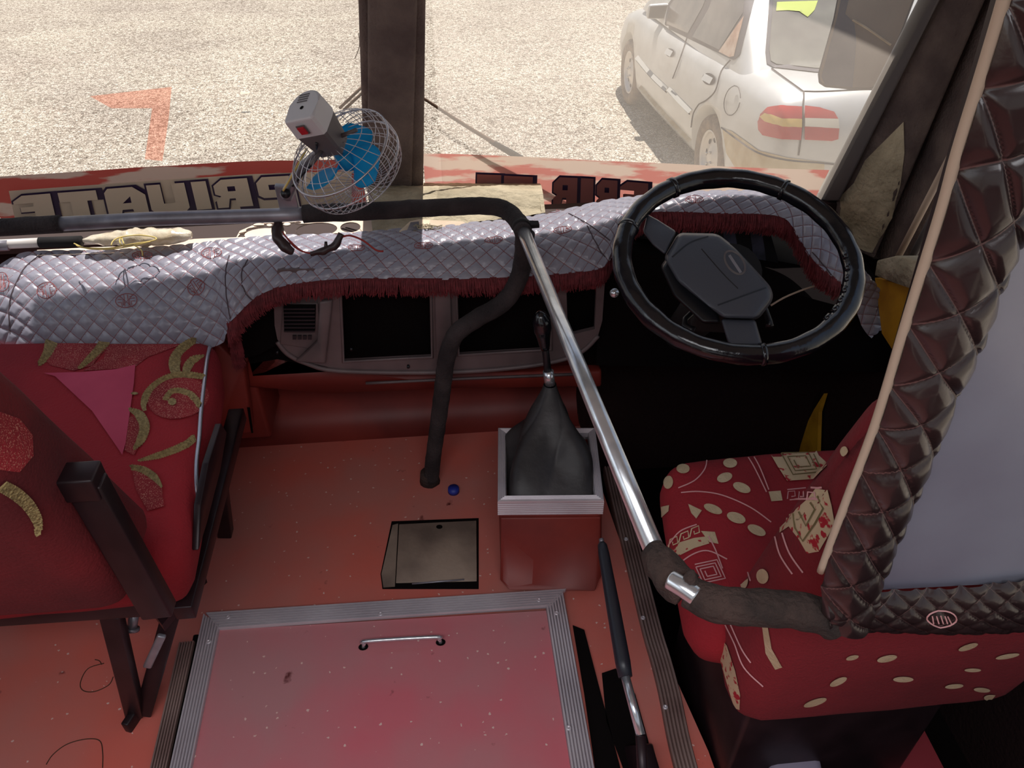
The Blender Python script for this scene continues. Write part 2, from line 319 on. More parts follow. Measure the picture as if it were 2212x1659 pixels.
def hexa(name, c, m, parent=None, bev=0, seg=3, sub=0):
    """8 corners: 4 bottom loop, 4 top loop"""
    bm = bmesh.new(); v = [bm.verts.new(p) for p in c]
    for f in ((0, 1, 2, 3), (4, 5, 6, 7), (0, 1, 5, 4), (1, 2, 6, 5), (2, 3, 7, 6), (3, 0, 4, 7)): bm.faces.new([v[i] for i in f])
    if bev: bmesh.ops.bevel(bm, geom=bm.edges[:], offset=bev, segments=seg, profile=.5, affect='EDGES')
    return from_bm(name, bm, m, parent, bev > 0)
def box(name, lo, hi, m, parent=None, bev=0, seg=2):
    x0, y0, z0 = lo; x1, y1, z1 = hi
    return hexa(name, [(x0, y0, z0), (x1, y0, z0), (x1, y1, z0), (x0, y1, z0), (x0, y0, z1), (x1, y0, z1), (x1, y1, z1), (x0, y1, z1)], m, parent, bev, seg)
def cyl(name, p, q, r, m, parent=None, seg=20, r2=None, bev=0):
    return tube(name, [p, q], [r, r2 if r2 is not None else r], m, parent, seg)
def holed(name, outer, holes, o, ux, uy, thick, m, parent=None):
    """flat plate with holes: 2D outlines in the frame (o, ux, uy)"""
    cu = bpy.data.curves.new(name, 'CURVE'); cu.dimensions = '2D'; cu.fill_mode = 'BOTH'; cu.extrude = thick/2
    for poly in [outer]+holes:
        s = cu.splines.new('POLY'); s.points.add(len(poly)-1)
        for i, (x, y) in enumerate(poly): s.points[i].co = (x, y, 0, 1)
        s.use_cyclic_u = True
    tmp = bpy.data.objects.new(name, cu); COL.objects.link(tmp)
    me = bpy.data.meshes.new_from_object(tmp.evaluated_get(bpy.context.evaluated_depsgraph_get())); bpy.data.objects.remove(tmp)
    ux = Vector(ux).normalized(); uy = Vector(uy).normalized(); uz = ux.cross(uy)
    mt = Matrix((ux, uy, uz)).transposed().to_4x4(); mt.translation = Vector(o); me.transform(mt); me.name = name
    me.materials.clear(); return link(name, me, m, parent, False)
def bvh(*obs):
    V = []; Fc = []
    for o in obs:
        b0 = len(V); mw = Matrix.Identity(4)
        V += [mw @ v.co for v in o.data.vertices]; Fc += [tuple(b0+i for i in p.vertices) for p in o.data.polygons]
    return BVHTree.FromPolygons(V, Fc)
def hit(T, px, py, off=.0015):
    r = ray(px, py).normalized(); h = T.ray_cast(CAM, r)
    if h[0] is None: return None
    n = h[1] if h[1].dot(r) < 0 else -h[1]
    return h[0]+n*off
def patch(name, T, poly, m, parent, step=8, off=.0015, label=None):
    """cloth / paint patch lying on a real surface: outline poly, cast on the surface tree T"""
    pts = [Vector(p) for p in poly]; dense = []
    for i in range(len(pts)):
        a, b_ = pts[i], pts[(i+1) % len(pts)]; k = max(1, int((b_-a).length/step))
        dense += [a+(b_-a)*j/k for j in range(k)]
    def inside(x, y):
        c = False; j = len(dense)-1
        for i in range(len(dense)):
            xi, yi = dense[i]; xj, yj = dense[j]
            if (yi > y) != (yj > y) and x < (xj-xi)*(y-yi)/(yj-yi)+xi: c = not c
            j = i
        return c
    xs = [p.x for p in dense]; ys = [p.y for p in dense]; inner = []
    y = min(ys)+step/2
    while y < max(ys):
        x = min(xs)+step/2
        while x < max(xs):
            if inside(x, y) and min((Vector((x, y))-d).length for d in dense) > step*.4: inner.append(Vector((x, y)))
            x += step
        y += step
    allp = dense+inner; k = len(dense)
    r = delaunay_2d_cdt(allp, [(i, (i+1) % k) for i in range(k)], [], 1, 1e-4)
    V = []; ok = []
    for p in r[0]:
        h = hit(T, p.x, p.y, off); ok.append(h is not None); V.append(h or Vector())
    Fc = [tuple(f) for f in r[2] if all(ok[i] for i in f)]
    if not Fc: return None
    use = sorted({i for f in Fc for i in f}); mp_ = {i: j for j, i in enumerate(use)}
    o = pyd(name, [V[i] for i in use], [tuple(mp_[i] for i in f) for f in Fc], m, parent, True, True)
    if label: o['label'] = label
    return o
def ribbon(name, T, line, w, m, parent, off=.002, n=6, closed=False, label=None, ribs=False):
    """flat stitched line or seam of width w (m) lying on the surface"""
    pts = catmull([Vector((x, y, 0)) for x, y in line], n, closed) if n > 1 else [Vector((x, y, 0)) for x, y in line]
    if ribs:
        L_ = sum((pts[i+1]-pts[i]).length for i in range(len(pts)-1)); k = max(4, int(L_/2.6)); q = []; seg = 0; acc = 0
        for i in range(k):
            t = L_*i/(k-1)
            while seg < len(pts)-2 and acc+(pts[seg+1]-pts[seg]).length < t: acc += (pts[seg+1]-pts[seg]).length; seg += 1
            d = (pts[seg+1]-pts[seg]).length or 1; q.append(pts[seg].lerp(pts[seg+1], min(1, (t-acc)/d)))
        pts = q
    P = [hit(T, p.x, p.y, off+(.0022 if ribs and i % 2 else 0)) for i, p in enumerate(pts)]; V = []; Fc = []
    W_ = w if isinstance(w, (list, tuple)) else [w, w]
    for i, p in enumerate(P):
        if p is None: V += [Vector(), Vector()]; continue
        a = P[i-1] if i > 0 and P[i-1] else p; b_ = P[i+1] if i < len(P)-1 and P[i+1] else p
        t = (b_-a); t = t.normalized() if t.length > 1e-7 else Vector((1, 0, 0))
        s = t.cross(ray(pts[i].x, pts[i].y).normalized()).normalized()
        f = i/max(1, len(P)-1)*(len(W_)-1); k = min(int(f), len(W_)-2); ww = W_[k]+(W_[k+1]-W_[k])*(f-k)
        V += [p+s*ww/2, p-s*ww/2]
    for i in range(len(P)-(0 if closed else 1)):
        j = (i+1) % len(P)
        if P[i] and P[j] and (P[i]-P[j]).length < .5: Fc.append((2*i, 2*i+1, 2*j+1, 2*j))
    if not Fc: return None
    o = pyd(name, V, Fc, m, parent, True, True)
    bm = bmesh.new(); bm.from_mesh(o.data); bmesh.ops.delete(bm, geom=[v for v in bm.verts if not v.link_faces], context='VERTS'); bm.to_mesh(o.data); bm.free()
    if label: o['label'] = label
    return o
def ell(cx, cy, a, b_, rot=0, n=20):
    c, s = math.cos(math.radians(rot)), math.sin(math.radians(rot))
    return [(cx+a*math.cos(t)*c-b_*math.sin(t)*s, cy+a*math.cos(t)*s+b_*math.sin(t)*c) for t in [2*math.pi*i/n for i in range(n)]]
def grid(name, rows, m, parent=None, uvs=None):
    nr, nc = len(rows), len(rows[0]); me = bpy.data.meshes.new(name)
    me.from_pydata([p for r_ in rows for p in r_], [], [(i*nc+j, i*nc+j+1, (i+1)*nc+j+1, (i+1)*nc+j) for i in range(nr-1) for j in range(nc-1)])
    if uvs:
        L = me.uv_layers.new(name='UVMap')
        for lp in me.loops: L.data[lp.index].uv = uvs[lp.vertex_index]
    me.update(); return link(name, me, m, parent)
def rnd_rect(x0, y0, x1, y1, r_, n=5):
    out = []
    for cx, cy, a0 in ((x1-r_, y1-r_, 0), (x0+r_, y1-r_, 90), (x0+r_, y0+r_, 180), (x1-r_, y0+r_, 270)):
        for i in range(n+1):
            a = math.radians(a0+90*i/n); out.append((cx+r_*math.cos(a), cy+r_*math.sin(a)))
    return out
# ================================================================ SETTING
# ground outside, falling very slightly away from the bus
SL = math.tan(math.radians(3.5))
def gz(y): return -1.1388-(y-6.5635)*SL
rows = [[(x, y, gz(y)) for x in (-26, -6, 0, 6, 26)] for y in (-6, 2, 8, 16, 45)]
gr = grid('gravel_ground', rows, 'gravel'); tag(gr, kind='structure')
rnd = random.Random(3); V = []; Fc = []
for i in range(9000):
    x = rnd.uniform(-3.6, 3.6); y = rnd.uniform(2.9, 8.2)
    if 1.5 < x and 3.8 < y: continue
    s = rnd.uniform(.006, .015); b0 = len(V); z = gz(y); a = rnd.random()*6.28
    for k in range(4): V.append((x+s*math.cos(a+k*1.57)*rnd.uniform(.7, 1.2), y+s*math.sin(a+k*1.57)*rnd.uniform(.7, 1.2), z))
    V.append((x, y, z+s*rnd.uniform(.5, .9)))
    Fc += [(b0+k, b0+(k+1) % 4, b0+4) for k in range(4)]
st = pyd('loose_gravel', V, Fc, 'gravel', None, False)
tag(st, 'loose pale stones scattered over the gravel yard outside the windscreen', 'gravel', None, 'stuff')

pw = az(530, 205, gz(5.5)); ps0 = prism('paper_scrap', [pw+Vector(v) for v in ((-.045, -.02, .015), (.045, -.02, .012), (.045, .02, .02), (-.045, .02, .022))], (0, 0, .002), 'bracket', None); tag(ps0, 'small white scrap of paper lying on the gravel outside', 'paper')
# cab floor: a slab with an opening for the driver's footwell on the right
def yr(t): return t
FLR = [(-1.35, -1.6), (.50, -1.6), (.485, .35), (.46, .72), (.425, .95), (.40, 1.15), (.36, 1.72), (-1.35, 1.72)]
fl = prism('floor', [(x, y, 0) for x, y in FLR], (0, 0, -.06), 'vinyl'); tag(fl, kind='structure')
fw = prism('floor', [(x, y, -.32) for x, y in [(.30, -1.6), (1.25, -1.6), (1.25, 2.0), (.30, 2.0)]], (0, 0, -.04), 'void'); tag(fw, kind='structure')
k_ = prism('wall_footwell', [(x, y, -.06) for x, y in FLR[1:7]]+[(x-.02, y, -.06) for x, y in FLR[1:7]][::-1], (0, 0, -.26), 'vinyl_wall'); tag(k_, kind='structure')
# curved front wall under the dashboard
prof = [(1.70, .0), (1.745, .012), (1.78, .05), (1.79, .12), (1.785, .2), (1.76, .30), (1.70, .40), (1.66, .46)]
rows = [[(x, y, z) for x in (-1.3, -.9, -.5, 0, .36)] for y, z in prof]
wf = grid('wall_front', rows, 'vinyl_wall'); tag(wf, kind='structure')
for a in (1,):
    box('wall_front', (.36, 1.82, -.34), (1.25, 1.86, .62), 'wallpanel')['kind'] = 'structure'
    box('wall_front', (-1.35, 1.86, 0), (1.2, 1.9, .58), 'wallpanel')['kind'] = 'structure'
# side walls, ceiling, rear
box('wall_left', (-1.42, -1.6, 0), (-1.36, 1.9, .75), 'vinyl_wall')['kind'] = 'structure'
box('ceiling', (-1.45, -2.2, 2.05), (1.35, 1.52, 2.1), 'roof')['kind'] = 'structure'
vi2 = prism('added_visor', [(-1.5, 1.45, 2.0), (-.78, 1.45, 2.0), (-.78, 1.985, 1.965), (-1.5, 1.985, 1.965)], (0, 0, .02), 'black_matte'); tag(vi2, kind='structure')  # left visor piece, added out of view to shape the sun on the dashboard
vis = prism('added_visor', [(-.79, 1.45, 2.0), (1.6, 1.45, 2.0), (1.6, 2.03, 1.96), (-.79, 2.03, 1.96)], (0, 0, .02), 'black_matte'); tag(vis, kind='structure')  # unseen visor added to cut the sunlit strip on the dashboard
wr = box('wall_right', (1.16, -1.6, -.34), (1.2, 1.9, .50), 'wallpanel'); wr['kind'] = 'structure'
box('trim_2', (-1.42, -1.6, .75), (-1.36, -1.5, 2.05), 'felt')['kind'] = 'structure'
box('wall_rear', (-1.42, -2.2, 0), (1.2, -2.15, .9), 'vinyl_wall')['kind'] = 'structure'

# windscreen panes: raked back, the right one wrapping round the corner
TR = math.tan(math.radians(20))
def wsy(x, z):
    yb = 1.955 - (.15*max(0, x)**2 if x > 0 else .02*x*x)
    return yb-(z-.74)*TR
def pane(name, x0, x1, z0, z1, m, off=0, parent=None, nx=16, nz=8):
    rows = [[(x0+(x1-x0)*j/nx, wsy(x0+(x1-x0)*j/nx, z0+(z1-z0)*i/nz)+off, z0+(z1-z0)*i/nz) for j in range(nx+1)] for i in range(nz+1)]
    return grid(name, rows, m, parent)
w1 = pane('window_1', -1.36, -.115, .55, 2.0, 'glass_l'); tag(w1, kind='structure')
w2 = pane('window_2', .0, 1.12, .55, 2.0, 'glass_r'); tag(w2, kind='structure')
def zb_at(px, py, lo=.4, hi=1.6):          # where a sight line meets the raked pane
    r = ray(px, py); t = 1.9/r.y
    for _ in range(30):
        p = CAM+r*t; d = wsy(p.x, p.z)-p.y; t += d/(r.y)*.8
    return CAM+r*t
# painted lower band of each pane
def band(name, top, bot_z, m, parent):
    V = []; Fc = []; T_ = catmull([zb_at(*p) for p in top], 8)
    for p in T_:
        q = Vector((p.x, wsy(p.x, bot_z), bot_z))
        V += [p+Vector((0, -.004, 0)), q+Vector((0, -.004, 0))]
    for i in range(len(T_)-1): Fc.append((2*i, 2*i+1, 2*i+3, 2*i+2))
    return pyd(name, V, Fc, m, parent, True)
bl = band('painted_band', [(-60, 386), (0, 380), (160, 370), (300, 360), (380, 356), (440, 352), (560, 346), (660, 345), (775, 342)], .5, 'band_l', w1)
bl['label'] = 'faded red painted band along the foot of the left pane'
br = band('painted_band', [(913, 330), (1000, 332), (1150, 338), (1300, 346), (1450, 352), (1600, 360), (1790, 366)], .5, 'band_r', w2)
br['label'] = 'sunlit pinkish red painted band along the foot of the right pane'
# blocky mirrored lettering (a unit glyph is 1 wide, 1 high, drawn as read from inside)
G = {'E': ([(0, .0), (1, .0), (1, 1), (.25, 1), (0, .82), (0, .72), (.5, .72), (.5, .6), (.15, .6), (.15, .42), (.5, .42), (.5, .26), (0, .26)], []),
     'T': ([(.28, 0), (.72, 0), (.72, .66), (1, .66), (1, 1), (0, 1), (0, .66), (.28, .66)], []),
     'A': ([(0, 0), (.3, 0), (.36, .22), (.62, .22), (.66, 0), (1, 0), (1, .7), (.72, 1), (.1, 1), (0, .86)], [[(.4, .45), (.62, .45), (.62, .68)]]),
     'V': ([(.1, 0), (.9, 0), (1, .12), (1, 1), (.66, 1), (.66, .32), (.36, .32), (.36, 1), (0, 1), (0, .12)], []),
     'I': ([(.1, 0), (.9, 0), (.9, 1), (.1, 1)], []),
     'R': ([(0, 0), (.3, 0), (.38, .32), (.55, .32), (.55, 0), (1, 0), (1, 1), (.25, 1), (0, .8), (0, .5), (.16, .42), (0, .3)], [[(.38, .58), (.6, .58), (.6, .75), (.38, .75)]]),
     'P': ([(.55, 0), (1, 0), (1, 1), (.2, 1), (0, .8), (0, .36), (.14, .26), (.55, .26)], [[(.34, .54), (.62, .54), (.62, .72), (.34, .72)]])}
def glyph(ch, q, parent, mf, outline=True, name='letter'):
    """q: four pixel corners (bottom-left, bottom-right, top-right, top-left) on the pane"""
    c = [zb_at(*p) for p in q]
    def at(u, v, off):
        p = (c[0]*(1-u)+c[1]*u)*(1-v)+(c[3]*(1-u)+c[2]*u)*v
        return Vector((p.x, wsy(p.x, p.z)-off, p.z))
    def flat(poly, holes, off, m, nm):
        cu = bpy.data.curves.new(nm, 'CURVE'); cu.dimensions = '2D'; cu.fill_mode = 'BOTH'
        for pl in [poly]+holes:
            s = cu.splines.new('POLY'); s.points.add(len(pl)-1)
            for i, (x, y) in enumerate(pl): s.points[i].co = (x, y, 0, 1)
            s.use_cyclic_u = True
        tmp = bpy.data.objects.new(nm, cu); COL.objects.link(tmp)
        me = bpy.data.meshes.new_from_object(tmp.evaluated_get(bpy.context.evaluated_depsgraph_get())); bpy.data.objects.remove(tmp)
        for v in me.vertices: v.co = at(v.co.x, v.co.y, off)
        me.materials.clear(); return link(nm, me, m, parent, False)
    po, ho = G[ch]
    if outline:
        ex = []
        for x, y in po: ex.append((.5+(x-.5)*1.22, .5+(y-.5)*1.2))
        flat([(x+.05, y-.05) for x, y in ex], [], .010, 'navy', 'letter_outline')
    return flat(po, ho, .013, mf, name)
def strip_q(x0, x1, yt0, yt1, h0, h1, lean=14): return [(x0+lean, yt0+h0), (x1+lean, yt1+h1), (x1, yt1), (x0, yt0)]
# cream backing strip under the lettering
backl = patch('letter_backing', bvh(w1), [(20, 408), (160, 398), (330, 386), (540, 372), (660, 368), (760, 366), (760, 480), (36, 480)], 'letter', w1, 20, .007)
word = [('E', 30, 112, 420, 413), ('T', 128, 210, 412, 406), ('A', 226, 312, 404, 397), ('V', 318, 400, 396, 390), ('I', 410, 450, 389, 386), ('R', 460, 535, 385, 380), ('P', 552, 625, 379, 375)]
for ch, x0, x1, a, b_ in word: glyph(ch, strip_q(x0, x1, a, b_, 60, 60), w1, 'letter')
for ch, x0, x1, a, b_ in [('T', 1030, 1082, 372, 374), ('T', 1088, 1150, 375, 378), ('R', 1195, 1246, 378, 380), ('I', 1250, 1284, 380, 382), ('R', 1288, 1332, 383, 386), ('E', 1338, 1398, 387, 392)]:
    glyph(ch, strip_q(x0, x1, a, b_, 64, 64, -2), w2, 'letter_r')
# the red film figure stuck higher on the left pane
tf = [zb_at(*p)+Vector((0, -.005, 0)) for p in ((196, 206), (372, 186), (366, 250), (352, 346), (314, 342), (330, 232), (242, 232))]
rf = prism('red_sticker', tf, (0, -.0006, 0), 'red_film', w1); rf['label'] = 'see-through red angular sticker on the left pane'

# centre pillar between the panes, wrapped in dark fabric
def pil(px0, px1, m, name, label, y0=-60, y1=392, off0=0, dep=.09, parent=None):
    def P(px, py, o): p = zb_at(px, py); return p+Vector((0, -o, 0))
    a = [P(px0[1], y1, off0), P(px1[1], y1, off0), P(px1[0], y0, off0), P(px0[0], y0, off0)]
    d = (a[3]-a[0]); a[2] = a[2]+d*.7; a[3] = a[3]+d*.7
    o = prism(name, a, (0, dep, 0), m, parent, bev=.008); o['kind'] = 'structure'
    if label: o['label'] = label
    return o
cp = pil((774, 912), (800, 914), 'felt', 'trim_3', None, off0=.05, dep=.10) if False else pil((797, 797), (893, 889), 'felt', 'trim_3', None, off0=.06)
pil((774, 788), (806, 808), 'felt', 'trim_3', None, off0=.035)
pil((886, 880), (912, 914), 'felt', 'trim_3', None, off0=.045)

# right corner pillar, door post and sill
def leaf(name, pts, off, m, bev=.006): o = prism(name, pts, off, m, None, bev=bev); o['kind'] = 'structure'; return o
def ext(a, b_, f): return b_+(b_-a)*f
a0, a1 = ax(1762, 436, 1.0), ax(1985, 0, 1.0); b0, b1 = ax(1812, 436, 1.02), ax(2030, 0, 1.02)
leaf('trim_4', [a0, b0, ext(b0, b1, .5), ext(a0, a1, .5)], (.03, .05, 0), 'seal')
c0, c1 = ax(1790, 470, 1.03), ax(2026, 0, 1.03); d0, d1 = ax(1888, 560, 1.10), ax(2128, 0, 1.10)
c0b = ax(1800, 520, 1.03)
leaf('trim_5', [c0b, d0, ext(d0, d1, .5), ext(c0, c1, .5), c0], (.03, .05, 0), 'felt')
e0, e1 = ax(1880, 560, 1.12), ax(2110, 0, 1.12); f0, f1 = ax(1962, 560, 1.12), ax(2205, 0, 1.12)
leaf('trim_6', [e0, f0, ext(f0, f1, .5), ext(e0, e1, .5)], (.05, .0, 0), 'felt')
tube('trim_7', [ax(1938, 560, 1.1), ax(2056, 332, 1.1)], .008, 'piping')['kind'] = 'structure'
tube('trim_8', [ax(1968, 560, 1.1), ax(2066, 372, 1.1)], .009, 'seal')['kind'] = 'structure'
sb = prism('trim_9', [ax(1888, 596, .98), ax(1894, 562, .98), ax(1936, 552, .98), ax(2060, 580, .98), ax(2040, 650, .98), ax(1935, 612, .98)], (.09, .01, -.01), 'felt_light', None, bev=.004); sb['kind'] = 'structure'
yp = prism('trim_10', [ax(1890, 600, 1.0), ax(2000, 630, 1.0), ax(1950, 790, 1.0), ax(1905, 720, 1.0)], (.03, 0, 0), 'yellow'); yp['kind'] = 'structure'
Tp5 = bvh(bpy.data.objects['trim_5'])
fp_ = patch('sunlit_torn_felt', Tp5, [(1953, 262), (1955, 330), (1946, 400), (1925, 470), (1885, 545), (1872, 552), (1866, 540), (1850, 548), (1812, 500), (1816, 455), (1800, 440), (1815, 425), (1845, 395), (1870, 345), (1915, 300)], 'felt_light', bpy.data.objects['trim_5'], 12, .003)  # pillar's sunlit triangle put in as a paler, dusty ragged felt piece
# torn carpet showing the yellow painted sill
p0 = [ax(x, y, 1.14) for x, y in ((1724, 985), (1738, 925), (1758, 885), (1780, 850), (1768, 890), (1765, 985))]
ys = prism('trim_11', p0, (.012, 0, 0), 'yellow'); ys['kind'] = 'structure'

# ================================================================ FLOOR FITTINGS
def ribbed(name, p, q, w, m, parent, z=0, n=7, mitre0=0, mitre1=0, h=.0085):
    """ribbed aluminium strip from p to q (centre line), on the floor"""
    p = Vector(p); q = Vector(q); d = (q-p).normalized(); s = Vector((-d.y, d.x, 0)).normalized(); V = []; Fc = []; prof = []
    prof.append((-w/2, 0)); prof.append((-w/2, h*.5))
    for i in range(n):
        c = -w/2+w*(i+.5)/n; k = w/n/2
        prof += [(c-k*.98, h*.1), (c-k*.5, h), (c+k*.5, h), (c+k*.98, h*.1)]
    prof += [(w/2, h*.5), (w/2, 0)]
    for e_, base, mit in ((0, p, mitre0), (1, q, mitre1)):
        for o, hh in prof: V.append(base+s*o+d*(o*mit)+Vector((0, 0, hh)))
    k = len(prof)
    for i in range(k-1): Fc.append((i, i+1, k+i+1, k+i))
    Fc.append(tuple(range(k))[::-1]); Fc.append(tuple(range(k, 2*k)))
    return pyd(name, V, Fc, m, parent, False)
def rivet(p, parent, r=.006, name='rivet'):
    V = []; Fc = []; n = 12
    for rr, hh in ((1, 0), (1, .35), (.75, .6), (.42, .62), (.34, .3)):
        for j in range(n): V.append(Vector(p)+Vector((rr*r*math.cos(j*2*math.pi/n), rr*r*math.sin(j*2*math.pi/n), hh*r)))
    for i in range(4):
        for j in range(n): Fc.append((i*n+j, i*n+(j+1) % n, (i+1)*n+(j+1) % n, (i+1)*n+j))
    Fc.append(tuple(4*n+j for j in range(n)))
    return pyd(name, V, Fc, 'alu', parent)
hz = .014
hatch = empty('floor_hatch', (-.19, .75, 0), 'speckled red floor hatch edged with ribbed aluminium, wire handle near its far side', 'hatch')
pl = [az(*p, hz) for p in ((462, 1362), (1196, 1318), (1295, 1740), (370, 1740))]
pl[2] = pl[2]+(pl[2]-pl[1])*1.0; pl[3] = pl[3]+(pl[3]-pl[0])*1.0
prism('hatch_panel', pl, (0, 0, -hz+.001), 'vinyl_hatch', hatch)
zt = hz
def mid(a, b_): return (a+b_)/2
t0, t1 = az(460, 1344, zt), az(1207, 1294, zt)
ribbed('trim_strip', t0, t1, .046, 'alu', hatch, mitre0=-.85, mitre1=.95)
l0, l1 = az(456, 1352, zt), az(392, 1659, zt); l1 = l1+(l1-l0)*1.6
ribbed('trim_strip', l0+(l0-l1).normalized()*.012, l1, .043, 'alu', hatch, mitre0=.85)
r0, r1 = az(1199, 1304, zt), az(1258, 1659, zt); r1 = r1+(r1-r0)*1.6
ribbed('trim_strip', r0+(r0-r1).normalized()*.01, r1, .046, 'alu', hatch, mitre0=-.85)
for p in ((493, 1334), (822, 1327), (1164, 1297), (451, 1387), (1202, 1325), (1228, 1573)): rivet(az(*p, zt+.006), hatch)
ha, hb = az(785, 1398, hz), az(952, 1388, hz)
up = Vector((0, 0, .022))
tube('pull_handle', [ha, ha+up*.6+(hb-ha)*.02, ha+up+(hb-ha)*.07, hb+up-(hb-ha)*.07, hb+up*.6-(hb-ha)*.02, hb], .0042, 'chrome', hatch, 10, 5)
for c in (ha, hb): pyd('handle_hole', [c+Vector((.011*math.cos(a*.52), .009*math.sin(a*.52), .0012)) for a in range(12)], [tuple(range(12))], 'void', hatch)
# dark slots either side of the hatch
s2 = empty('edge_strip', tuple(az(380, 1500, 0)), 'dull ribbed aluminium strip on the floor left of the hatch', 'trim strip')
q0, q1 = az(405, 1390, .004), az(340, 1680, .004); ribbed('strip', q0, q1+(q1-q0)*1.5, .034, 'alu_dull', s2, n=6)
q0, q1 = az(424, 1372, .001), az(372, 1659, .001); ribbed('dark_gap', q0, q1+(q1-q0)*1.5, .012, 'void', s2, n=1, h=.002)
dg = prism('trim_12', [az(*p, .002) for p in ((1237, 1352), (1262, 1362), (1345, 1680), (1300, 1760), (1262, 1500))], (0, 0, .003), 'void'); tag(dg, kind='structure')
# ribbed edging of the step beside the driver's footwell
es = empty('step_edging', tuple(az(1400, 1300, 0)), 'long ribbed aluminium edging strip running beside the handbrake', 'trim strip')
cen = [(1322, 1010), (1338, 1080), (1360, 1170), (1385, 1270), (1410, 1370), (1428, 1430), (1446, 1500), (1464, 1590), (1484, 1670), (1520, 1800)]
C3 = [az(*p, .004) for p in cen]; C3 = catmull(C3, 3); V = []; Fc = []; n = 6; w = .046; prof = [(-w/2, -.004), (-w/2, .003)]
for i in range(n):
    c = -w/2+w*(i+.5)/n; k = w/n/2; prof += [(c-k*.98, .0), (c-k*.5, .0065), (c+k*.5, .0065), (c+k*.98, .0)]
prof += [(w/2, .003), (w/2, -.03)]
for i, p in enumerate(C3):
    d = (C3[min(i+1, len(C3)-1)]-C3[max(i-1, 0)]).normalized(); s = Vector((-d.y, d.x, 0)).normalized()
    for o, hh in prof: V.append(p+s*o*-1+Vector((0, 0, hh)))
k = len(prof)
for i in range(len(C3)-1):
    for j in range(k-1): Fc.append((i*k+j, i*k+j+1, (i+1)*k+j+1, (i+1)*k+j))
pyd('strip', V, Fc, 'alu_dull', es, False)
for p in ((1389, 1335), (1437, 1528), (1352, 1165)): rivet(az(*p, .01), es, .0055)

# metal access plate
mp = empty('access_plate', tuple(az(930, 1200, 0)), 'square black oily metal plate set in the floor left of the gear lever box', 'plate')
prism('plate', [az(*p, .006) for p in ((862, 1132), (1029, 1124), (1030, 1254), (855, 1258))], (0, 0, -.005), 'plate', mp, bev=.0015)
prism('flap', [az(*p, .004) for p in ((848, 1134), (860, 1131), (853, 1266), (828, 1268), (824, 1240))], (0, 0, -.003), 'plate', mp)
prism('recess', [az(*p, .0015) for p in ((846, 1126), (1034, 1119), (1034, 1272), (826, 1272), (822, 1240))], (0, 0, -.001), 'void', mp)
tube('rod', [az(890, 1261, .006), az(1003, 1252, .006)], .0022, 'steel', mp, 8)
pyd('hole', [az(949+7*math.cos(a*.52), 1138+4.5*math.sin(a*.52), .0068) for a in range(12)], [tuple(range(12))], 'void', mp)
fm = bvh(fl)
sc = empty('floor_scribble', tuple(az(210, 1480, 0)), 'dark scratched loop marks on the red floor behind the passenger seat leg', 'mark')
for L_ in ([(225, 1433), (190, 1445), (174, 1475), (180, 1492), (205, 1494), (235, 1480), (245, 1462)], [(100, 1652), (115, 1630), (145, 1608), (185, 1597), (215, 1600), (222, 1625), (222, 1659)], [(205, 1425), (215, 1428), (220, 1436)]):
    ribbon('scratch', fm, L_, .002, 'twig', sc, .0006)
cyl('bottle_cap', az(980, 1062, 0), az(980, 1062, 0)+Vector((0, 0, .014)), .0155, 'blue', None, 24, .0145)
tag(bpy.data.objects['bottle_cap'], 'small blue plastic bottle cap lying beside the foot of the handrail post', 'bottle cap')
tw = tube('twig', [az(444, 1142, .003), az(462, 1134, .004), az(478, 1126, .003)], .0016, 'twig', None, 6); tag(tw, 'thin brown twig on the red floor right of the passenger seat', 'twig')
# ================================================================ GEAR LEVER BOX
gb = empty('gear_lever_box', (.2, 1.3, 0), 'red vinyl box with ribbed silver rim and black leather gear lever gaiter', 'gear lever')
zt = .25
T4 = [az(*p, zt) for p in ((1077, 1082), (1303, 1080), (1284, 925), (1078, 925))]
B4 = [az(1082, 1250, 0), az(1300, 1258, 0), Vector((T4[2].x+.02, T4[2].y+.02, 0)), Vector((T4[3].x-.0, T4[3].y+.02, 0))]
hexa('box_body', B4+[t+Vector((0, 0, -.03)) for t in T4], 'vinyl_wall', gb, .012, 3)
prism('front_flap', [mid(T4[0], T4[0])+Vector((.004, -.008, -.05)), T4[1]+Vector((-.004, -.008, -.05))]+[az(*p, .02)+Vector((0, -.012, 0)) for p in ((1296, 1235), (1283, 1268), (1100, 1266), (1080, 1245))], (0, .006, 0), 'vinyl_wall', gb, bev=.002)
# rim: top ribs and side ribs, wrapped round the four sides
c_ = (T4[0]+T4[1]+T4[2]+T4[3])/4
def inset(p, d): v = (p-c_); return c_+v*(1-d/v.length)+Vector((0, 0, 0))
for i in range(4):
    a, b_ = T4[i], T4[(i+1) % 4]; V = []; Fc = []; prof = []
    for k in range(7): prof += [(0.0, -.046+k*.0062), (.0016, -.044+k*.0062), (.0016, -.0415+k*.0062)]
    prof += [(0.0, 0)]
    nrm = (b_-a).cross(Vector((0, 0, 1))).normalized()
    for p in (a, b_):
        out = (p-c_); out.z = 0; out.normalize()
        for o, zz in prof: V.append(p+out*(o+.002)+Vector((0, 0, zz)))
        for k in range(4): V.append(inset(p, .003+k*.0055)+Vector((0, 0, .0012))); V.append(inset(p, .0065+k*.0055)+Vector((0, 0, -.0005)))
        V.append(inset(p, .026)+Vector((0, 0, -.012)))
    kk = len(V)//2
    for k in range(kk-1): Fc.append((k, k+1, kk+k+1, kk+k))
    pyd('rim_strip', V, Fc, 'alu', gb, False)
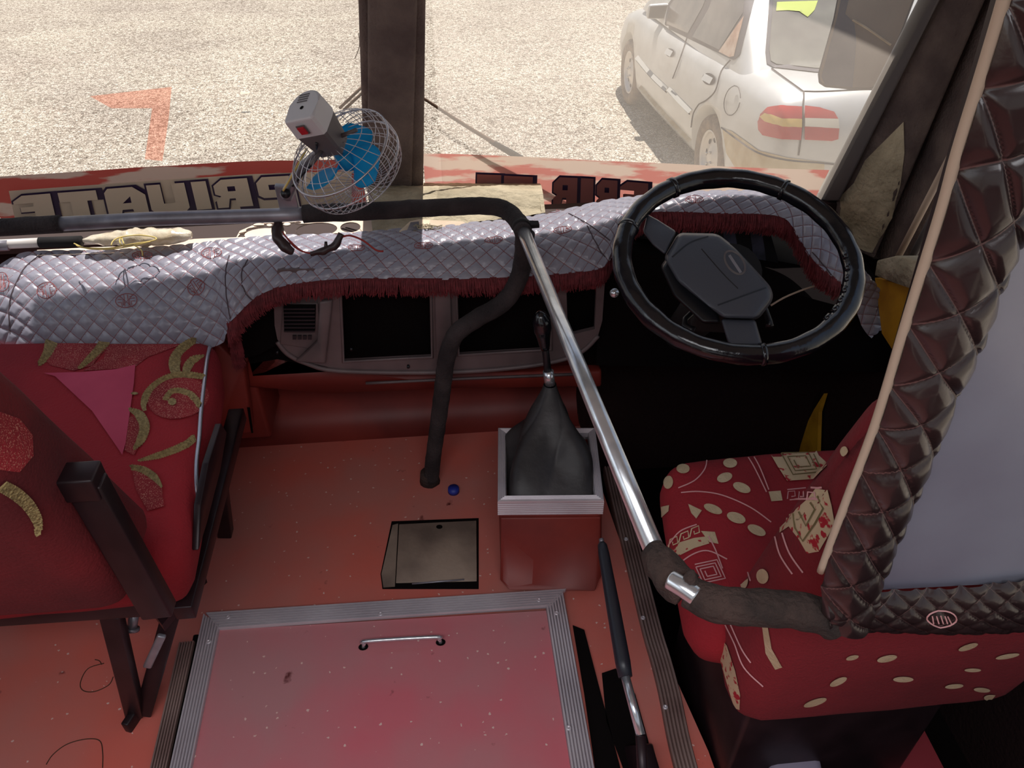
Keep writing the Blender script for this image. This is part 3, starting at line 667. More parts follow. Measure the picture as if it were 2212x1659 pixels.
# gaiter: pyramid with folds narrowing to a neck
neck = ay(1188, 830, T4[3].y-.02); NL = 26; NA = 96; V = []; Fc = []
def sq(a, k):                                 # rounded-square radius
    c, s = abs(math.cos(a)), abs(math.sin(a)); return 1/((c**k+s**k)**(1/k))
hw, hd = (T4[1]-T4[0]).length/2*.86, (T4[3]-T4[0]).length/2*.86
base = c_+Vector((0, 0, -.02))
for i in range(NL+1):
    t = i/NL; c = base.lerp(neck, t**1.1)+Vector((0, 0, .0)); sc_ = (1-t)**1.25*.93+.115
    bulge = 1+.06*math.sin(t*math.pi)
    for j in range(NA):
        a = 2*math.pi*j/NA; k = 8*(1-t)+2*t
        fold = 1+.16*math.sin(a*3+t*5+1)*(math.sin(math.pi*min(1, t*1.1+.04)))+.16*(abs(math.sin(a*2-t*2.4+.6))**.5-.7)*math.sin(math.pi*t)**.7
        rr = sq(a, k)*sc_*bulge*fold
        V.append(c+Vector((math.cos(a)*rr*(hw*(1-t)+.13*t if t < 1 else .13), math.sin(a)*rr*(hd*(1-t)+.13*t), 0)))
for i in range(NL):
    for j in range(NA): Fc.append((i*NA+j, i*NA+(j+1) % NA, (i+1)*NA+(j+1) % NA, (i+1)*NA+j))
pyd('gaiter', V, Fc, 'boot', gb)
kn = ay(1172, 712, neck.y+.02)
tube('lever', [neck-Vector((0, 0, .02)), neck.lerp(kn, .5), kn], [.010, .0085, .0085], 'black', gb, 12)
tube('collar', [neck+Vector((0, 0, .0)), neck+(kn-neck)*.25], .0125, 'chrome', gb, 14)
tube('knob', [kn+(neck-kn)*.35, kn+(neck-kn)*.1, kn, kn+(kn-neck)*.15, kn+(kn-neck)*.28, kn+(kn-neck)*.33], [.010, .017, .021, .021, .013, .002], 'rim', gb, 18, 3)
# ================================================================ HANDBRAKE
hb_ = empty('handbrake', tuple(az(1390, 1659, 0)), 'handbrake lever with black rubber grip and chrome shaft beside the ribbed edging', 'handbrake')
g0, g1, g2, g3 = az(1300, 1172, .30), az(1351, 1462, .235), az(1384, 1588, .20), az(1392, 1740, .12)
tube('grip', [g0, g0.lerp(g1, .02), g0.lerp(g1, .1), g0.lerp(g1, .5), g0.lerp(g1, .9), g1], [.006, .0095, .0115, .0135, .0145, .013], 'grip', hb_, 16)
tube('button', [g0+(g0-g1)*.03, g0], .005, 'steel', hb_, 10)
tube('shaft', [g1, g2], .0085, 'chrome', hb_, 14)
tube('lower_lever', [g2, g3], .0095, 'seatframe', hb_, 10)
hexa('mount', [az(1385, 1640, 0)+Vector(v) for v in ((-.03, -.12, 0), (.03, -.12, 0), (.03, .03, 0), (-.03, .03, 0), (-.015, -.12, .09), (.015, -.12, .09), (.015, 0, .06), (-.015, 0, .06))], 'seatframe', hb_, .004)
# dark housing around the lever foot
dh = prism('lever_slot', [az(*p, .003) for p in ((1300, 1455), (1330, 1445), (1372, 1500), (1400, 1600), (1420, 1700), (1360, 1700), (1310, 1560))], (0, 0, .002), 'void', hb_)
# ================================================================ GUARD RAIL
ZR = .78
rail = empty('guard_rail', (-.08, 1.506, 0), 'tubular guard rail with black foam sleeves and bare chrome length running back from the dashboard', 'handrail')
cl = [az(-80, 495, ZR), az(132, 484, ZR)]; cm = [az(128, 484, ZR), az(330, 473, ZR), az(600, 465, ZR), az(668, 461, ZR)]
tube('foam_sleeve', cl, .0185, 'foam', rail, 16, 8, wob=.0015)
tube('steel_tube', cm, .0150, 'steel', rail, 16)
tube('foam_sleeve', [az(655, 462, ZR), az(800, 456, ZR), az(930, 449, ZR), az(1020, 445, ZR), az(1070, 447, ZR+.002), az(1102, 460, ZR), az(1122, 484, ZR), az(1130, 502, ZR)], .0190, 'foam', rail, 18, 8, wob=.0016)
j0 = az(1126, 488, ZR); j1 = az(1417, 1198, ZR)
tube('chrome_tube', [j0, j1], .0133, 'chrome', rail, 24)
tube('foam_end_lip', [j0+(j1-j0)*.002, j0+(j1-j0)*.02], .0205, 'black_matte', rail, 18, wob=.002)
prism('foam_end_lip', [j0+Vector((.012, 0, .012)), j0+Vector((.035, -.003, .012)), j0+Vector((.036, -.016, .010)), j0+Vector((.012, -.018, .010))], (0, 0, -.008), 'black_matte', rail)
tube('lower_post', [az(1134, 505, ZR-.02), ay(1130, 560, 1.485), ay(1117, 610, 1.48), ay(1085, 655, 1.475), ay(1030, 688, 1.47), ay(985, 722, 1.47), ay(966, 770, 1.475), ay(957, 830, 1.485), ay(947, 910, 1.50), ay(937, 980, 1.51), az(931, 1035, .015)], .0205, 'foam', rail, 18, 7, wob=.0015)
ft = az(931, 1040, 0)
tube('post_foot', [ft+Vector((-.003, 0, .0)), ft+Vector((-.004, 0, .035))], [.027, .022], 'foam_brown', rail, 14, wob=.004)
# rear bend: brown foam, bare chrome elbow, then dark foam into the partition
tube('brown_foam_sleeve', [az(1412, 1186, ZR), az(1432, 1222, ZR), az(1458, 1252, ZR-.006), az(1485, 1275, ZR-.01)], [.0165, .0205, .0235, .0235, .0225], 'foam_brown', rail, 18, 7, wob=.006)
tube('chrome_elbow', [az(1448, 1252, ZR+.012), az(1475, 1268, ZR+.013), az(1503, 1288, ZR+.010)], .0118, 'chrome', rail, 16, 5)
tube('brown_foam_sleeve', [az(1486, 1278, ZR), az(1540, 1302, ZR), az(1620, 1312, ZR), az(1700, 1316, ZR), az(1775, 1330, ZR), az(1800, 1345, ZR-.01)], [.019, .0215, .022, .0215, .021, .021], 'foam_brown', rail, 18, 7, wob=.002)
tube('torn_foam_flap', [az(1490, 1262, ZR+.01), az(1494, 1246, ZR+.03), az(1497, 1232, ZR+.04)], [.012, .008, .002], 'foam_brown', rail, 8, 3, wob=.004)

# ================================================================ FAN
fc = ay(741, 338, 1.45)
vd = (fc-CAM).normalized(); ri = vd.cross(Vector((0, 0, 1))).normalized(); ui = ri.cross(vd)
ax_ = (vd*.56+(ri*.55-ui*.84).normalized()*.83).normalized()       # from the motor to the blades
e1 = ax_.cross(vd).normalized(); e2 = ax_.cross(e1)
fan = empty('cab_fan', tuple(az(620, 462, ZR)), 'small electric fan with chromed wire cage and clear blue blades clamped on the guard rail', 'fan')
def fp(r_, a, d): return fc+e1*(r_*math.cos(a))+e2*(r_*math.sin(a))+ax_*d
RC = .104
def ringp(r_, d, n=48): return [fp(r_, 2*math.pi*i/n, d) for i in range(n)]
cage = empty('cage', tuple(fc), None, None); cage.parent = fan; cage.matrix_parent_inverse = Matrix.Translation(-fan.location); 
V, Fc = [], []
tube_geo(ringp(RC, -.012), .0019, 8, True, V=V, Fc=Fc); pyd('cage_ring', V, Fc, 'wire', fan)
V, Fc = [], []
tube_geo(ringp(RC*1.02, .022), .0019, 8, True, V=V, Fc=Fc); pyd('cage_ring', V, Fc, 'wire', fan)
bpy.data.objects.remove(cage)
V, Fc = [], []
for k, (rr, d) in enumerate(((.95, .047), (.80, .058), (.6, .066), (.4, .070), (.22, .072))): tube_geo(ringp(RC*rr, d, 40), .00075, 5, True, V=V, Fc=Fc)
for i in range(40):
    a = 2*math.pi*i/40; tube_geo(catmull([fp(RC, a, -.012), fp(RC*1.03, a+.03, .012), fp(RC*1.01, a+.06, .03), fp(RC*.9, a+.09, .052), fp(RC*.55, a+.16, .067), fp(RC*.2, a+.25, .072)], 3), .0008, 5, V=V, Fc=Fc)
pyd('cage_front_wires', V, Fc, 'wire', fan)
V, Fc = [], []
for rr, d in ((.86, -.03), (.66, -.043)): tube_geo(ringp(RC*rr, d, 40), .00075, 5, True, V=V, Fc=Fc)
for i in range(30):
    a = 2*math.pi*i/30; tube_geo(catmull([fp(RC, a, -.012), fp(RC*.88, a+.05, -.028), fp(RC*.66, a+.1, -.043), fp(RC*.42, a+.16, -.05)], 3), .0008, 5, V=V, Fc=Fc)
pyd('cage_rear_wires', V, Fc, 'wire', fan)
for k in range(3):                               # three broad blades, at rest
    a0_ = 1.0+k*2.094; rows = []
    for i in range(11):
        t = i/10; rr = .014+t*.078; wd = 1.15*math.sin(math.pi*min(1, .2+t*.8))**.6+.35
        rows.append([fp(rr, a0_+(u-.5)*wd*(1.15-.25*t)+.25*t, .012+(u-.5)*.034*(1-.4*t)) for u in [j/8 for j in range(9)]])
    b_ = grid('blade', rows, 'fan_blue', fan); md = b_.modifiers.new('thick', 'SOLIDIFY'); md.thickness = .0018
tube('blade_hub', [fp(0, 0, -.006), fp(0, 0, .022), fp(0, 0, .030)], [.016, .0165, .010], 'fan_blue', fan, 24)
tube('shaft', [fp(0, 0, -.05), fp(0, 0, .036)], .004, 'steel', fan, 10)
def mp_(u, v, w): return fc+ax_*w+mu_*u+mv_*v       # motor frame
mv_ = (ri*.55+ui*.25+vd*.80); mv_ = (mv_-ax_*mv_.dot(ax_)).normalized(); mu_ = ax_.cross(mv_)
def motor(name, w0, w1, s0, s1, m, bev=.004):
    out = []
    for cx, cy, a0_, r_ in ((.0, .008, 0, .033),):
        pass
    prof = [(.034*math.cos(t), .010+.034*math.sin(t)) for t in [math.pi*i/14 for i in range(15)]]+[(-.034, -.026), (-.030, -.032), (.030, -.032), (.034, -.026)]
    bm = bmesh.new(); a = [bm.verts.new(mp_(x*s0, y*s0, w0)) for x, y in prof]; b_ = [bm.verts.new(mp_(x*s1, y*s1, w1)) for x, y in prof]
    bm.faces.new(a[::-1]); bm.faces.new(b_); k = len(prof)
    for i in range(k): bm.faces.new((a[i], b_[i], b_[(i+1) % k], a[(i+1) % k]))
    ed = [e for e in bm.edges if len({v.index for v in e.verts}) and all(v in a for v in e.verts)]
    bmesh.ops.bevel(bm, geom=ed, offset=bev, segments=3, profile=.5, affect='EDGES')
    return from_bm(name, bm, m, fan, False)
motor('motor_cover', -.128, -.088, .94, 1.0, 'fan_light')
motor('motor_body', -.088, -.028, .97, .74, 'fan_dark')
# rocker switch on the flat side turned to the cab, vents and screw on the back
sw = [mp_(x, -.0335, w) for x, w in ((-.010, -.118), (.008, -.118), (.008, -.098), (-.010, -.098))]
prism('switch_frame', sw, -mv_*.0015, 'fan_dark', fan); swm = [p+(sum(sw, Vector())/4-p)*.25-mv_*.0015 for p in sw]; prism('rocker_switch', swm, -mv_*.003, 'switch', fan)
for k in range(4): prism('vent_slot', [mp_(x, .012+k*.0055, -.1286) for x in (-.016, .006)]+[mp_(x, .0145+k*.0055, -.1286) for x in (.006, -.016)], -ax_*.0004, 'fan_dark', fan)
pyd('screw_hole', [mp_(.004*math.cos(a*.6), -.002+.004*math.sin(a*.6), -.1287) for a in range(10)], [tuple(range(10))], 'void', fan)
for a in (.6, 2.7, 4.8):                      # arms that hold the cage on the motor
    tube('cage_clip', [fp(.026, a, -.045), fp(.06, a, -.047)], .004, 'fan_dark', fan, 8)
bk0 = az(625, 452, ZR+.012)
arm = [ay(618, 425, 1.50), ay(640, 380, 1.49), ay(668, 345, 1.475), ay(690, 325, 1.46)]
bm_ = prism('clamp_bracket', [bk0+Vector((-.020, 0, -.006)), bk0+Vector((.020, 0, -.006)), bk0+Vector((.019, -.004, .05)), bk0+Vector((-.021, -.004, .055))], (0, .016, 0), 'steel', fan, bev=.002)
tube('support_arm', arm, [.013, .011, .008, .006], 'steel', fan, 10, 5)
tube('clamp_knob', [ay(617, 418, 1.485), ay(617, 418, 1.47)], .0095, 'black', fan, 16)
tube('power_wire', [fp(0, 0, -.07)+mu_*.0+(-mv_)*.03, ay(680, 345, 1.45), ay(650, 380, 1.46), ay(632, 402, 1.465)], .0028, 'black', fan, 8, 6)
tube('cream_strip', [ay(612, 412, 1.47), ay(635, 372, 1.46), ay(662, 322, 1.455)], .0022, 'rubber', fan, 6, 4)
fw_ = empty('hanging_wires', tuple(az(605, 480, ZR-.02)), 'taped and frayed red wires hanging from the guard rail over the dashboard cover', 'wires')
tube('tape_wrap', [az(603, 478, ZR-.015), ay(600, 495, 1.55), ay(601, 512, 1.53), ay(618, 535, 1.515), ay(634, 544, 1.51)], [.007, .013, .011, .012, .006], 'tape', fw_, 10, 6, wob=.003)
tube('red_wire', [ay(612, 505, 1.53), ay(628, 522, 1.52), ay(650, 541, 1.51), ay(672, 548, 1.505)], .0018, 'redwire', fw_, 6, 6)
tube('red_wire', [ay(610, 500, 1.535), ay(632, 530, 1.52), ay(655, 544, 1.51), ay(676, 546, 1.505)], .0014, 'redwire', fw_, 6, 6)
tube('tape_wrap', [ay(671, 548, 1.505), ay(700, 542, 1.505), ay(725, 528, 1.51), ay(738, 505, 1.52)], [.005, .0075, .008, .0075], 'tape', fw_, 10, 6, wob=.003)
tube('tape_end', [ay(704, 540, 1.505), ay(704, 522, 1.51)], [.005, .003], 'tape', fw_, 8)
tube('red_wire', [ay(738, 512, 1.515), ay(757, 509, 1.51), ay(785, 520, 1.50), ay(812, 540, 1.49), ay(828, 543, 1.485)], .0020, 'redwire', fw_, 6, 6)

# ================================================================ DASHBOARD COVER (quilted)
CT = [(-70, 605, .61, -70, 770, .50), (0, 578, .635, 0, 772, .50), (60, 549, .655, 60, 770, .50), (170, 541, .66, 170, 770, .50), (300, 538, .66, 300, 768, .505), (400, 530, .665, 400, 762, .51), (462, 522, .665, 478, 742, .53), (485, 520, .667, 494, 715, .56),
      (530, 518, .667, 506, 690, .59), (600, 513, .667, 560, 640, .62), (700, 508, .668, 640, 614, .635), (850, 497, .672, 790, 603, .64), (1000, 485, .676, 950, 604, .64), (1100, 476, .68, 1100, 600, .64),
      (1200, 460, .687, 1220, 592, .645), (1290, 440, .695, 1300, 580, .655), (1350, 430, .705, 1325, 540, .68), (1400, 424, .715, 1350, 492, .715), (1440, 420, .722, 1395, 464, .73), (1500, 417, .728, 1460, 460, .735),
      (1600, 414, .728, 1560, 463, .735), (1680, 418, .724, 1650, 466, .735), (1730, 432, .715, 1698, 478, .73), (1775, 465, .70, 1726, 520, .71), (1815, 515, .675, 1760, 570, .685), (1860, 580, .63, 1815, 612, .64),
      (1900, 632, .56, 1842, 650, .55), (1922, 672, .50, 1862, 706, .485), (1926, 696, .465, 1880, 730, .455)]
Bk = catmull([az(a, b_, c) for a, b_, c, _, _, _ in CT], 26); Lp = catmull([az(d, e_, f_) for _, _, _, d, e_, f_ in CT], 26)
nC = len(Bk); nR = 90; PQ = .038
u = 0; us = [0]
for i in range(1, nC): u += ((Bk[i]-Bk[i-1]).length*.35+(Lp[i]-Lp[i-1]).length*.65); us.append(u)
def quilth(a, b_, A):
    u_ = 1-2*abs(a-math.floor(a)-.5); w_ = 1-2*abs(b_-math.floor(b_)-.5); m_ = min(u_, w_)
    return A*(.55*min(1, m_*1.9)+.45*(1-(1-min(1, m_*4))**2))
base = []
for j in range(nR+1):
    t = j/nR; row = []
    for i in range(nC):
        w_ = (Lp[i]-Bk[i]); row.append(Bk[i].lerp(Lp[i], t)+Vector((0, 0, .16*w_.length*math.sin(math.pi*t**1.1)))+Vector((0, -.02, 0))*math.sin(math.pi*t)*min(1, w_.length/.2)
                 + Vector((0, 0, .006*noise.noise(Vector((us[i]*5, t*3, 0))))))
    base.append(row)
rows = []; uvs = []
vv = [0.0]*nC
for j in range(nR+1):
    row = []
    for i in range(nC):
        if j: vv[i] += (base[j][i]-base[j-1][i]).length
        a = (us[i]+vv[i])/PQ; b_ = (us[i]-vv[i])/PQ
        du = base[j][min(i+1, nC-1)]-base[j][max(i-1, 0)]; dv = base[min(j+1, nR)][i]-base[max(j-1, 0)][i]
        nn = dv.cross(du).normalized(); nn = nn if nn.dot(Vector((0, -.5, 1))) > 0 else -nn
        row.append(base[j][i]+nn*quilth(a, b_, .0050)); uvs.append((a, b_))
    rows.append(row)
cov = empty('dashboard_cover', tuple(Bk[nC//2]), 'grey diamond quilted vinyl cover draped over the dashboard with a maroon fringe', 'dashboard cover')
qs = grid('quilted_sheet', rows, 'quilt', cov, uvs)
Tq = bvh(qs)
# rear strip of plain dusty vinyl behind the quilting, on the dashboard top
tsb = []
for k, off in enumerate((0, .02, .06, .10)):
    tsb.append([Bk[i]+Vector((0, off, (-.004, .0, -.008, -.06)[k])) for i in range(0, nC, 13)])
# fringe: a band plus hanging threads along the lip, from the seam at the left to the far right
i0 = 26*7; fr_i = list(range(i0, 26*25+1))
rowt = [[Lp[i]+Vector((0, -.001, .004)) for i in fr_i], [Lp[i]+Vector((0, -.006, -.002)) for i in fr_i], [Lp[i]+Vector((0, -.005, -.012)) for i in fr_i]]
grid('fringe_band', rowt, 'fringe_d', cov)
V = []; Fc = []; rnd = random.Random(5)
for q in range(5200):
    f_ = rnd.uniform(0, len(fr_i)-1.01); i = int(f_); p = Lp[fr_i[i]].lerp(Lp[fr_i[i+1]], f_-i)+Vector((rnd.uniform(-.002, .002), rnd.uniform(-.009, .003), rnd.uniform(-.004, .004)))
    L_ = rnd.uniform(.026, .040) if us[fr_i[i]] < us[26*16] else rnd.uniform(.028, .042)
    sw_ = rnd.uniform(-.006, .006)+.004*math.sin(f_*.05); w = .0007; b0 = len(V); tl = Lp[min(fr_i[i]+1, nC-1)]-Lp[fr_i[i]]; tl = tl.normalized() if tl.length > 0 else Vector((1, 0, 0)); tl = Vector((tl.x, tl.y, 0)); tl = tl.normalized() if tl.length > .2 else Vector((1, 0, 0))
    for k in range(4):
        t = k/3; c = p+Vector((sw_*t*t, -.010*math.sin(t*2.4), -L_*t)); V += [c-tl*w, c+tl*w]
    for k in range(3): Fc.append((b0+2*k, b0+2*k+1, b0+2*k+3, b0+2*k+2))
fo = pyd('fringe_threads', V, Fc, 'fringe', cov, False); fo['kind'] = 'stuff'
# vertical run of fringe at the left end
V = []; Fc = []
for q in range(700):
    t0_ = rnd.random(); p = az(500, 692, .59).lerp(ay(512, 775, 1.50), t0_)+Vector((rnd.uniform(-.01, .012), rnd.uniform(-.006, .006), 0)); b0 = len(V); L_ = rnd.uniform(.02, .035)
    for k in range(3):
        t = k/2; c = p+Vector((.006*t*rnd.uniform(-1, 1), -.004*t, -L_*t)); V += [c-Vector((.0008, 0, 0)), c+Vector((.0008, 0, 0))]
    for k in range(2): Fc.append((b0+2*k, b0+2*k+1, b0+2*k+3, b0+2*k+2))
fo = pyd('fringe_threads', V, Fc, 'fringe', cov, False); fo['kind'] = 'stuff'
# gathers / seams
for L_ in ([(496, 552), (488, 590), (490, 640), (498, 690)], [(536, 560), (522, 590), (528, 630), (545, 650)], [(90, 548), (50, 585), (22, 650), (22, 720)], [(1228, 462), (1262, 480), (1300, 506), (1318, 520)], [(1268, 488), (1290, 530), (1306, 556)], [(1755, 545), (1800, 600), (1838, 655)]):
    ribbon('seam', Tq, L_, .0026, 'seamc', cov, .0015)
# round stitched emblems
for cx, cy, a, b_, ro in ((102, 628, 21, 17, -8), (274, 650, 23, 15, -6), (424, 621, 19, 17, -35), (308, 553, 22, 8, 0), (458, 548, 22, 11, -4), (6, 610, 14, 20, 0), (915, 532, 20, 7, -3), (1066, 520, 20, 7, -4), (1215, 499, 20, 7, -8), (770, 537, 18, 6, 0), (1500, 432, 20, 8, 0), (1195, 456, 14, 5, -8)):
    em = [None]
    def E2(x, y): c, s = math.cos(math.radians(ro)), math.sin(math.radians(ro)); return (cx+x*a*c-y*b_*s, cy+x*a*s+y*b_*c)
    R_ = [E2(math.cos(t), math.sin(t)) for t in [i*2*math.pi/20 for i in range(20)]]
    ribbon('emblem_ring', Tq, R_, .0016, 'motif', cov, .003, 1, True)
    for ln in ([(-.15, -.85), (-.15, .85)], [(.15, -.85), (.15, .85)], [(-.8, -.25), (-.35, -.25), (-.35, .6)], [(.8, -.25), (.35, -.25), (.35, .6)], [(-.8, .15), (-.5, .15), (-.5, .6)], [(.8, .15), (.5, .15), (.5, .6)], [(-.6, -.55), (-.3, -.55)], [(.6, -.55), (.3, -.55)]):
        ribbon('emblem_stroke', Tq, [E2(*q) for q in ln], .0014, 'motif', cov, .003, 1)
# ================================================================ DASHBOARD
dash = empty('dashboard', (0, 1.6, 0), 'grey pinkish plastic dashboard console with air vent and two empty radio openings', 'dashboard')
YC = 1.545
def cxy(x, y): p = ay(x, y, YC); return (p.x, p.z)
outer = [cxy(*p) for p in [(592, 640), (594, 700), (600, 730), (620, 758), (660, 778), (735, 796), (800, 800), (950, 798), (1100, 790), (1200, 775), (1255, 755), (1290, 725), (1300, 690), (1306, 600), (1306, 560), (600, 580)]]
def hole(*p): return [cxy(*q) for q in p]
holes = [hole((612, 600), (688, 600), (686, 735), (612, 712)), hole((735, 600), (930, 600), (934, 768), (742, 778)), hole((985, 600), (1190, 600), (1190, 752), (990, 764)), hole((1222, 600), (1288, 600), (1284, 708), (1226, 722))]
holed('console_face', outer, holes, (0, YC, 0), (1, 0, 0), (0, 0, 1), .012, 'console', dash)
def P_(x, y, d=0): return ay(x, y, YC)+Vector((0, d, 0))
# bevelled surrounds of the openings
for nm, q in (('opening_frame', ((735, 600), (930, 600), (934, 768), (742, 778))), ('opening_frame', ((985, 600), (1190, 600), (1190, 752), (990, 764)))):
    tube(nm, [P_(*p, -.006) for p in q], .0045, 'console', dash, 8, closed=True)
tube('console_lip', [P_(600, 735, -.006), P_(622, 760, -.008), P_(662, 780, -.008), P_(735, 797, -.008), P_(950, 800, -.008), P_(1100, 791, -.008), P_(1200, 776, -.008), P_(1256, 755, -.008), P_(1291, 722, -.006)], .006, 'console', dash, 8, 4)
hexa('vent_recess', [P_(606, 738, -.012), P_(700, 752, -.012), P_(700, 752, .02), P_(606, 738, .02), P_(612, 650, -.012), P_(688, 650, -.012), P_(688, 650, .02), P_(612, 650, .02)], 'console', dash, .003)
prism('vent_scoop', [P_(640, 768, -.014), P_(705, 772, -.014), P_(720, 640, -.006), P_(692, 640, -.014), P_(692, 725, -.016)], (0, -.012, 0), 'console', dash, bev=.004)
prism('vent_mouth', [P_(614, 650, -.0135), P_(684, 650, -.0135), P_(682, 708, -.0135), P_(616, 708, -.0135)], (0, -.003, 0), 'void', dash)
for k in range(7): prism('vent_slat', [P_(616, 655+k*8, -.018), P_(682, 655+k*8, -.018), P_(682, 658+k*8, -.018), P_(616, 658+k*8, -.018)], (0, -.004, 0), 'black', dash)
for k in range(4): prism('vent_button', [P_(634+k*11, 716, -.014), P_(642+k*11, 716, -.014), P_(642+k*11, 724, -.014), P_(634+k*11, 724, -.014)], (0, -.004, 0), 'black', dash)
prism('column_divider', [P_(938, 600, -.008), P_(972, 600, -.008), P_(978, 768, -.008), P_(942, 770, -.008)], (0, -.008, 0), 'console', dash, bev=.003)
for p in ((601, 752), (760, 745), (882, 783)): cyl('screw', P_(*p, -.012), P_(*p, -.020), .0035, 'black', dash, 10)
# dark box behind the openings and the dash body
for lo, hi in (((-.50, 1.60, .33), (.36, 1.80, .59)),): box('dash_body', lo, hi, 'void', dash)
hexa('dash_body_right', [(.36, 1.55, .34), (1.14, 1.50, .30), (1.14, 1.8, .30), (.36, 1.8, .34), (.36, 1.60, .66), (1.12, 1.50, .45), (1.10, 1.76, .5), (.36, 1.8, .64)], 'void', dash)
hexa('dash_body_left', [(-1.28, 1.62, .10), (-.50, 1.62, .10), (-.50, 1.8, .10), (-1.28, 1.8, .10), (-1.28, 1.60, .46), (-.50, 1.60, .46), (-.50, 1.75, .56), (-1.28, 1.75, .56)], 'vinyl_wall', dash, .01)
prism('lower_knee_panel', [ay(*p, 1.60) for p in ((530, 782), (600, 770), (640, 790), (800, 812), (1300, 800), (1300, 838), (1000, 838), (700, 850), (535, 838))], (0, .03, 0), 'vinyl_wall', dash, bev=.008)
tube('edge_bead', [ay(790, 828, 1.595), ay(1000, 818, 1.595), ay(1250, 808, 1.595)], .004, 'console', dash, 8, 4)
prism('side_panel', [ay(*p, 1.56) for p in ((462, 735), (518, 790), (528, 800), (545, 935), (462, 945))], (0, .04, 0), 'vinyl_wall', dash, bev=.006)
prism('seam_gap', [ay(*p, 1.558) for p in ((534, 880), (540, 880), (547, 935), (543, 935))], (0, -.001, 0), 'void', dash)
prism('glove_opening', [ay(*p, 1.548) for p in ((505, 700), (592, 650), (598, 745), (560, 765), (515, 778))], (0, .03, 0), 'void', dash)
# instrument cluster under the hood
clu = [ay(*p, 1.66) for p in ((1340, 520), (1395, 478), (1560, 470), (1690, 480), (1725, 540), (1800, 620), (1815, 720), (1700, 760), (1450, 740), (1345, 640))]
prism('instrument_binnacle', clu, (0, .05, 0), 'black_matte', dash, bev=.006)
glass_c = [ay(*p, 1.654) for p in ((1480, 485), (1660, 490), (1680, 560), (1670, 650), (1500, 640), (1465, 560))]
prism('instrument_glass', glass_c, (0, -.002, 0), 'black', dash)
for x0 in (1560, 1618):
    T2 = bvh(bpy.data.objects['instrument_glass'])
    patch('reflection_streak', T2, [(x0, 488), (x0+26, 492), (x0+34, 540), (x0+40, 600), (x0+44, 640), (x0+22, 600), (x0+8, 545)], 'reflection', dash, 8, .001)  # bluish reflections on the instrument glass, painted as streaks
tube('edge_bead', [ay(1665, 660, 1.44), ay(1700, 640, 1.44), ay(1760, 618, 1.44), ay(1815, 612, 1.44)], .0022, 'piping', dash, 6, 6)
# ================================================================ THINGS BEHIND THE COVER
tray = box('dash_tray', (-1.3, 1.815, .585), (1.08, 1.93, .60), 'tray'); tag(tray, 'dusty dark ledge between the dashboard cover and the windscreen', 'ledge')
pe = grid('peach_sheet', [[az(x, y0_+(y1_-y0_)*k/3, .655+(.0 if k else .004)) for x, y0_, y1_ in ((80, 552, 540), (200, 548, 534), (330, 545, 530), (420, 540, 516), (520, 528, 512), (640, 522, 510), (760, 516, 506), (860, 508, 497))] for k in range(4)], 'peach'); tag(pe, 'peach coloured dusty vinyl strip sunlit along the back of the cover', 'vinyl sheet')
zb = .64
def tp(x, y): p = az(x, y, zb); return (p.x, p.y)
out_ = [tp(*p) for p in ((508, 519), (518, 500), (545, 488), (600, 477), (700, 470), (800, 470), (812, 500), (805, 514), (650, 522))]
hl = [[tp(*q) for q in ell(*e_)] for e_ in ((573, 507, 45, 13, -3), (684, 497, 45, 15, -4), (757, 492, 22, 11, -3), (538, 497, 7, 3, -20), (559, 487, 12, 4, -5), (582, 487, 6, 2.5, 0), (620, 485, 8, 3, -3), (644, 482, 7, 2.5, -3), (714, 508, 8, 2.5, -4), (788, 504, 6, 2.2, 0), (523, 505, 7, 1.6, -8), (735, 477, 9, 2, 0))]
pp = holed('perforated_plate', out_, hl, (0, 0, zb), (1, 0, 0), (0, 1, 0), .003, 'peach'); tag(pp, 'thin pale plate pierced by large oval holes lying behind the dashboard cover', 'plate')
# felt wrapped block at the foot of the centre pillar
fb = empty('felt_block', tuple(az(980, 430, .66)), 'dusty grey felt wrapped block at the foot of the centre pillar', 'block')
bt = [zb_at(792, 392), zb_at(1165, 392), zb_at(1172, 440), az(1180, 462, .66), az(1040, 492, .645), az(810, 508, .645), az(795, 440, .67)]
bt[0] += Vector((0, -.012, 0)); bt[1] += Vector((0, -.012, 0)); bt[2] += Vector((0, -.02, 0))
NX = 56; NY = 26; rows = []
for j in range(NY+1):
    t = j/NY; row = []
    for i in range(NX+1):
        s = i/NX; top = bt[0].lerp(bt[1], s); bot = az(806+(1178-806)*s, 508-48*s, .648)
        p = top.lerp(bot, t); p.z += .028*math.sin(math.pi*min(1, t*1.15))*(1-.4*s)
        q = p*22; p.z += .0045*noise.noise(Vector((q.x*.5, q.y*2.2+q.x*.6, 0)))+.002*noise.noise(p*90)
        row.append(p)
    rows.append(row)
grid('felt_cover', rows, 'felt_light', fb)
prism('side', [rows[0][NX], rows[NY//2][NX], rows[NY][NX], rows[NY][NX]-Vector((0, 0, .03)), rows[0][NX]-Vector((0, 0, .06))], (-.01, 0, 0), 'felt_light', fb)
br_ = empty('white_clip_bracket', tuple(az(915, 490, .67)), 'small dusty white metal clip bracket lying in front of the felt block', 'bracket')
prism('bracket_plate', [az(*p, .685) for p in ((862, 499), (885, 478), (905, 473), (1000, 478), (1015, 487), (940, 496), (870, 504))], (0, 0, -.006), 'bracket', br_, bev=.001)
prism('bracket_tab', [az(*p, .689) for p in ((880, 496), (887, 480), (905, 478), (905, 494))], (0, 0, -.003), 'steel', br_)
fbv = empty('shredded_foam', tuple(az(930, 494, .68)), 'bit of frayed pale foam on the white bracket', 'scrap')
V, Fc = [], []
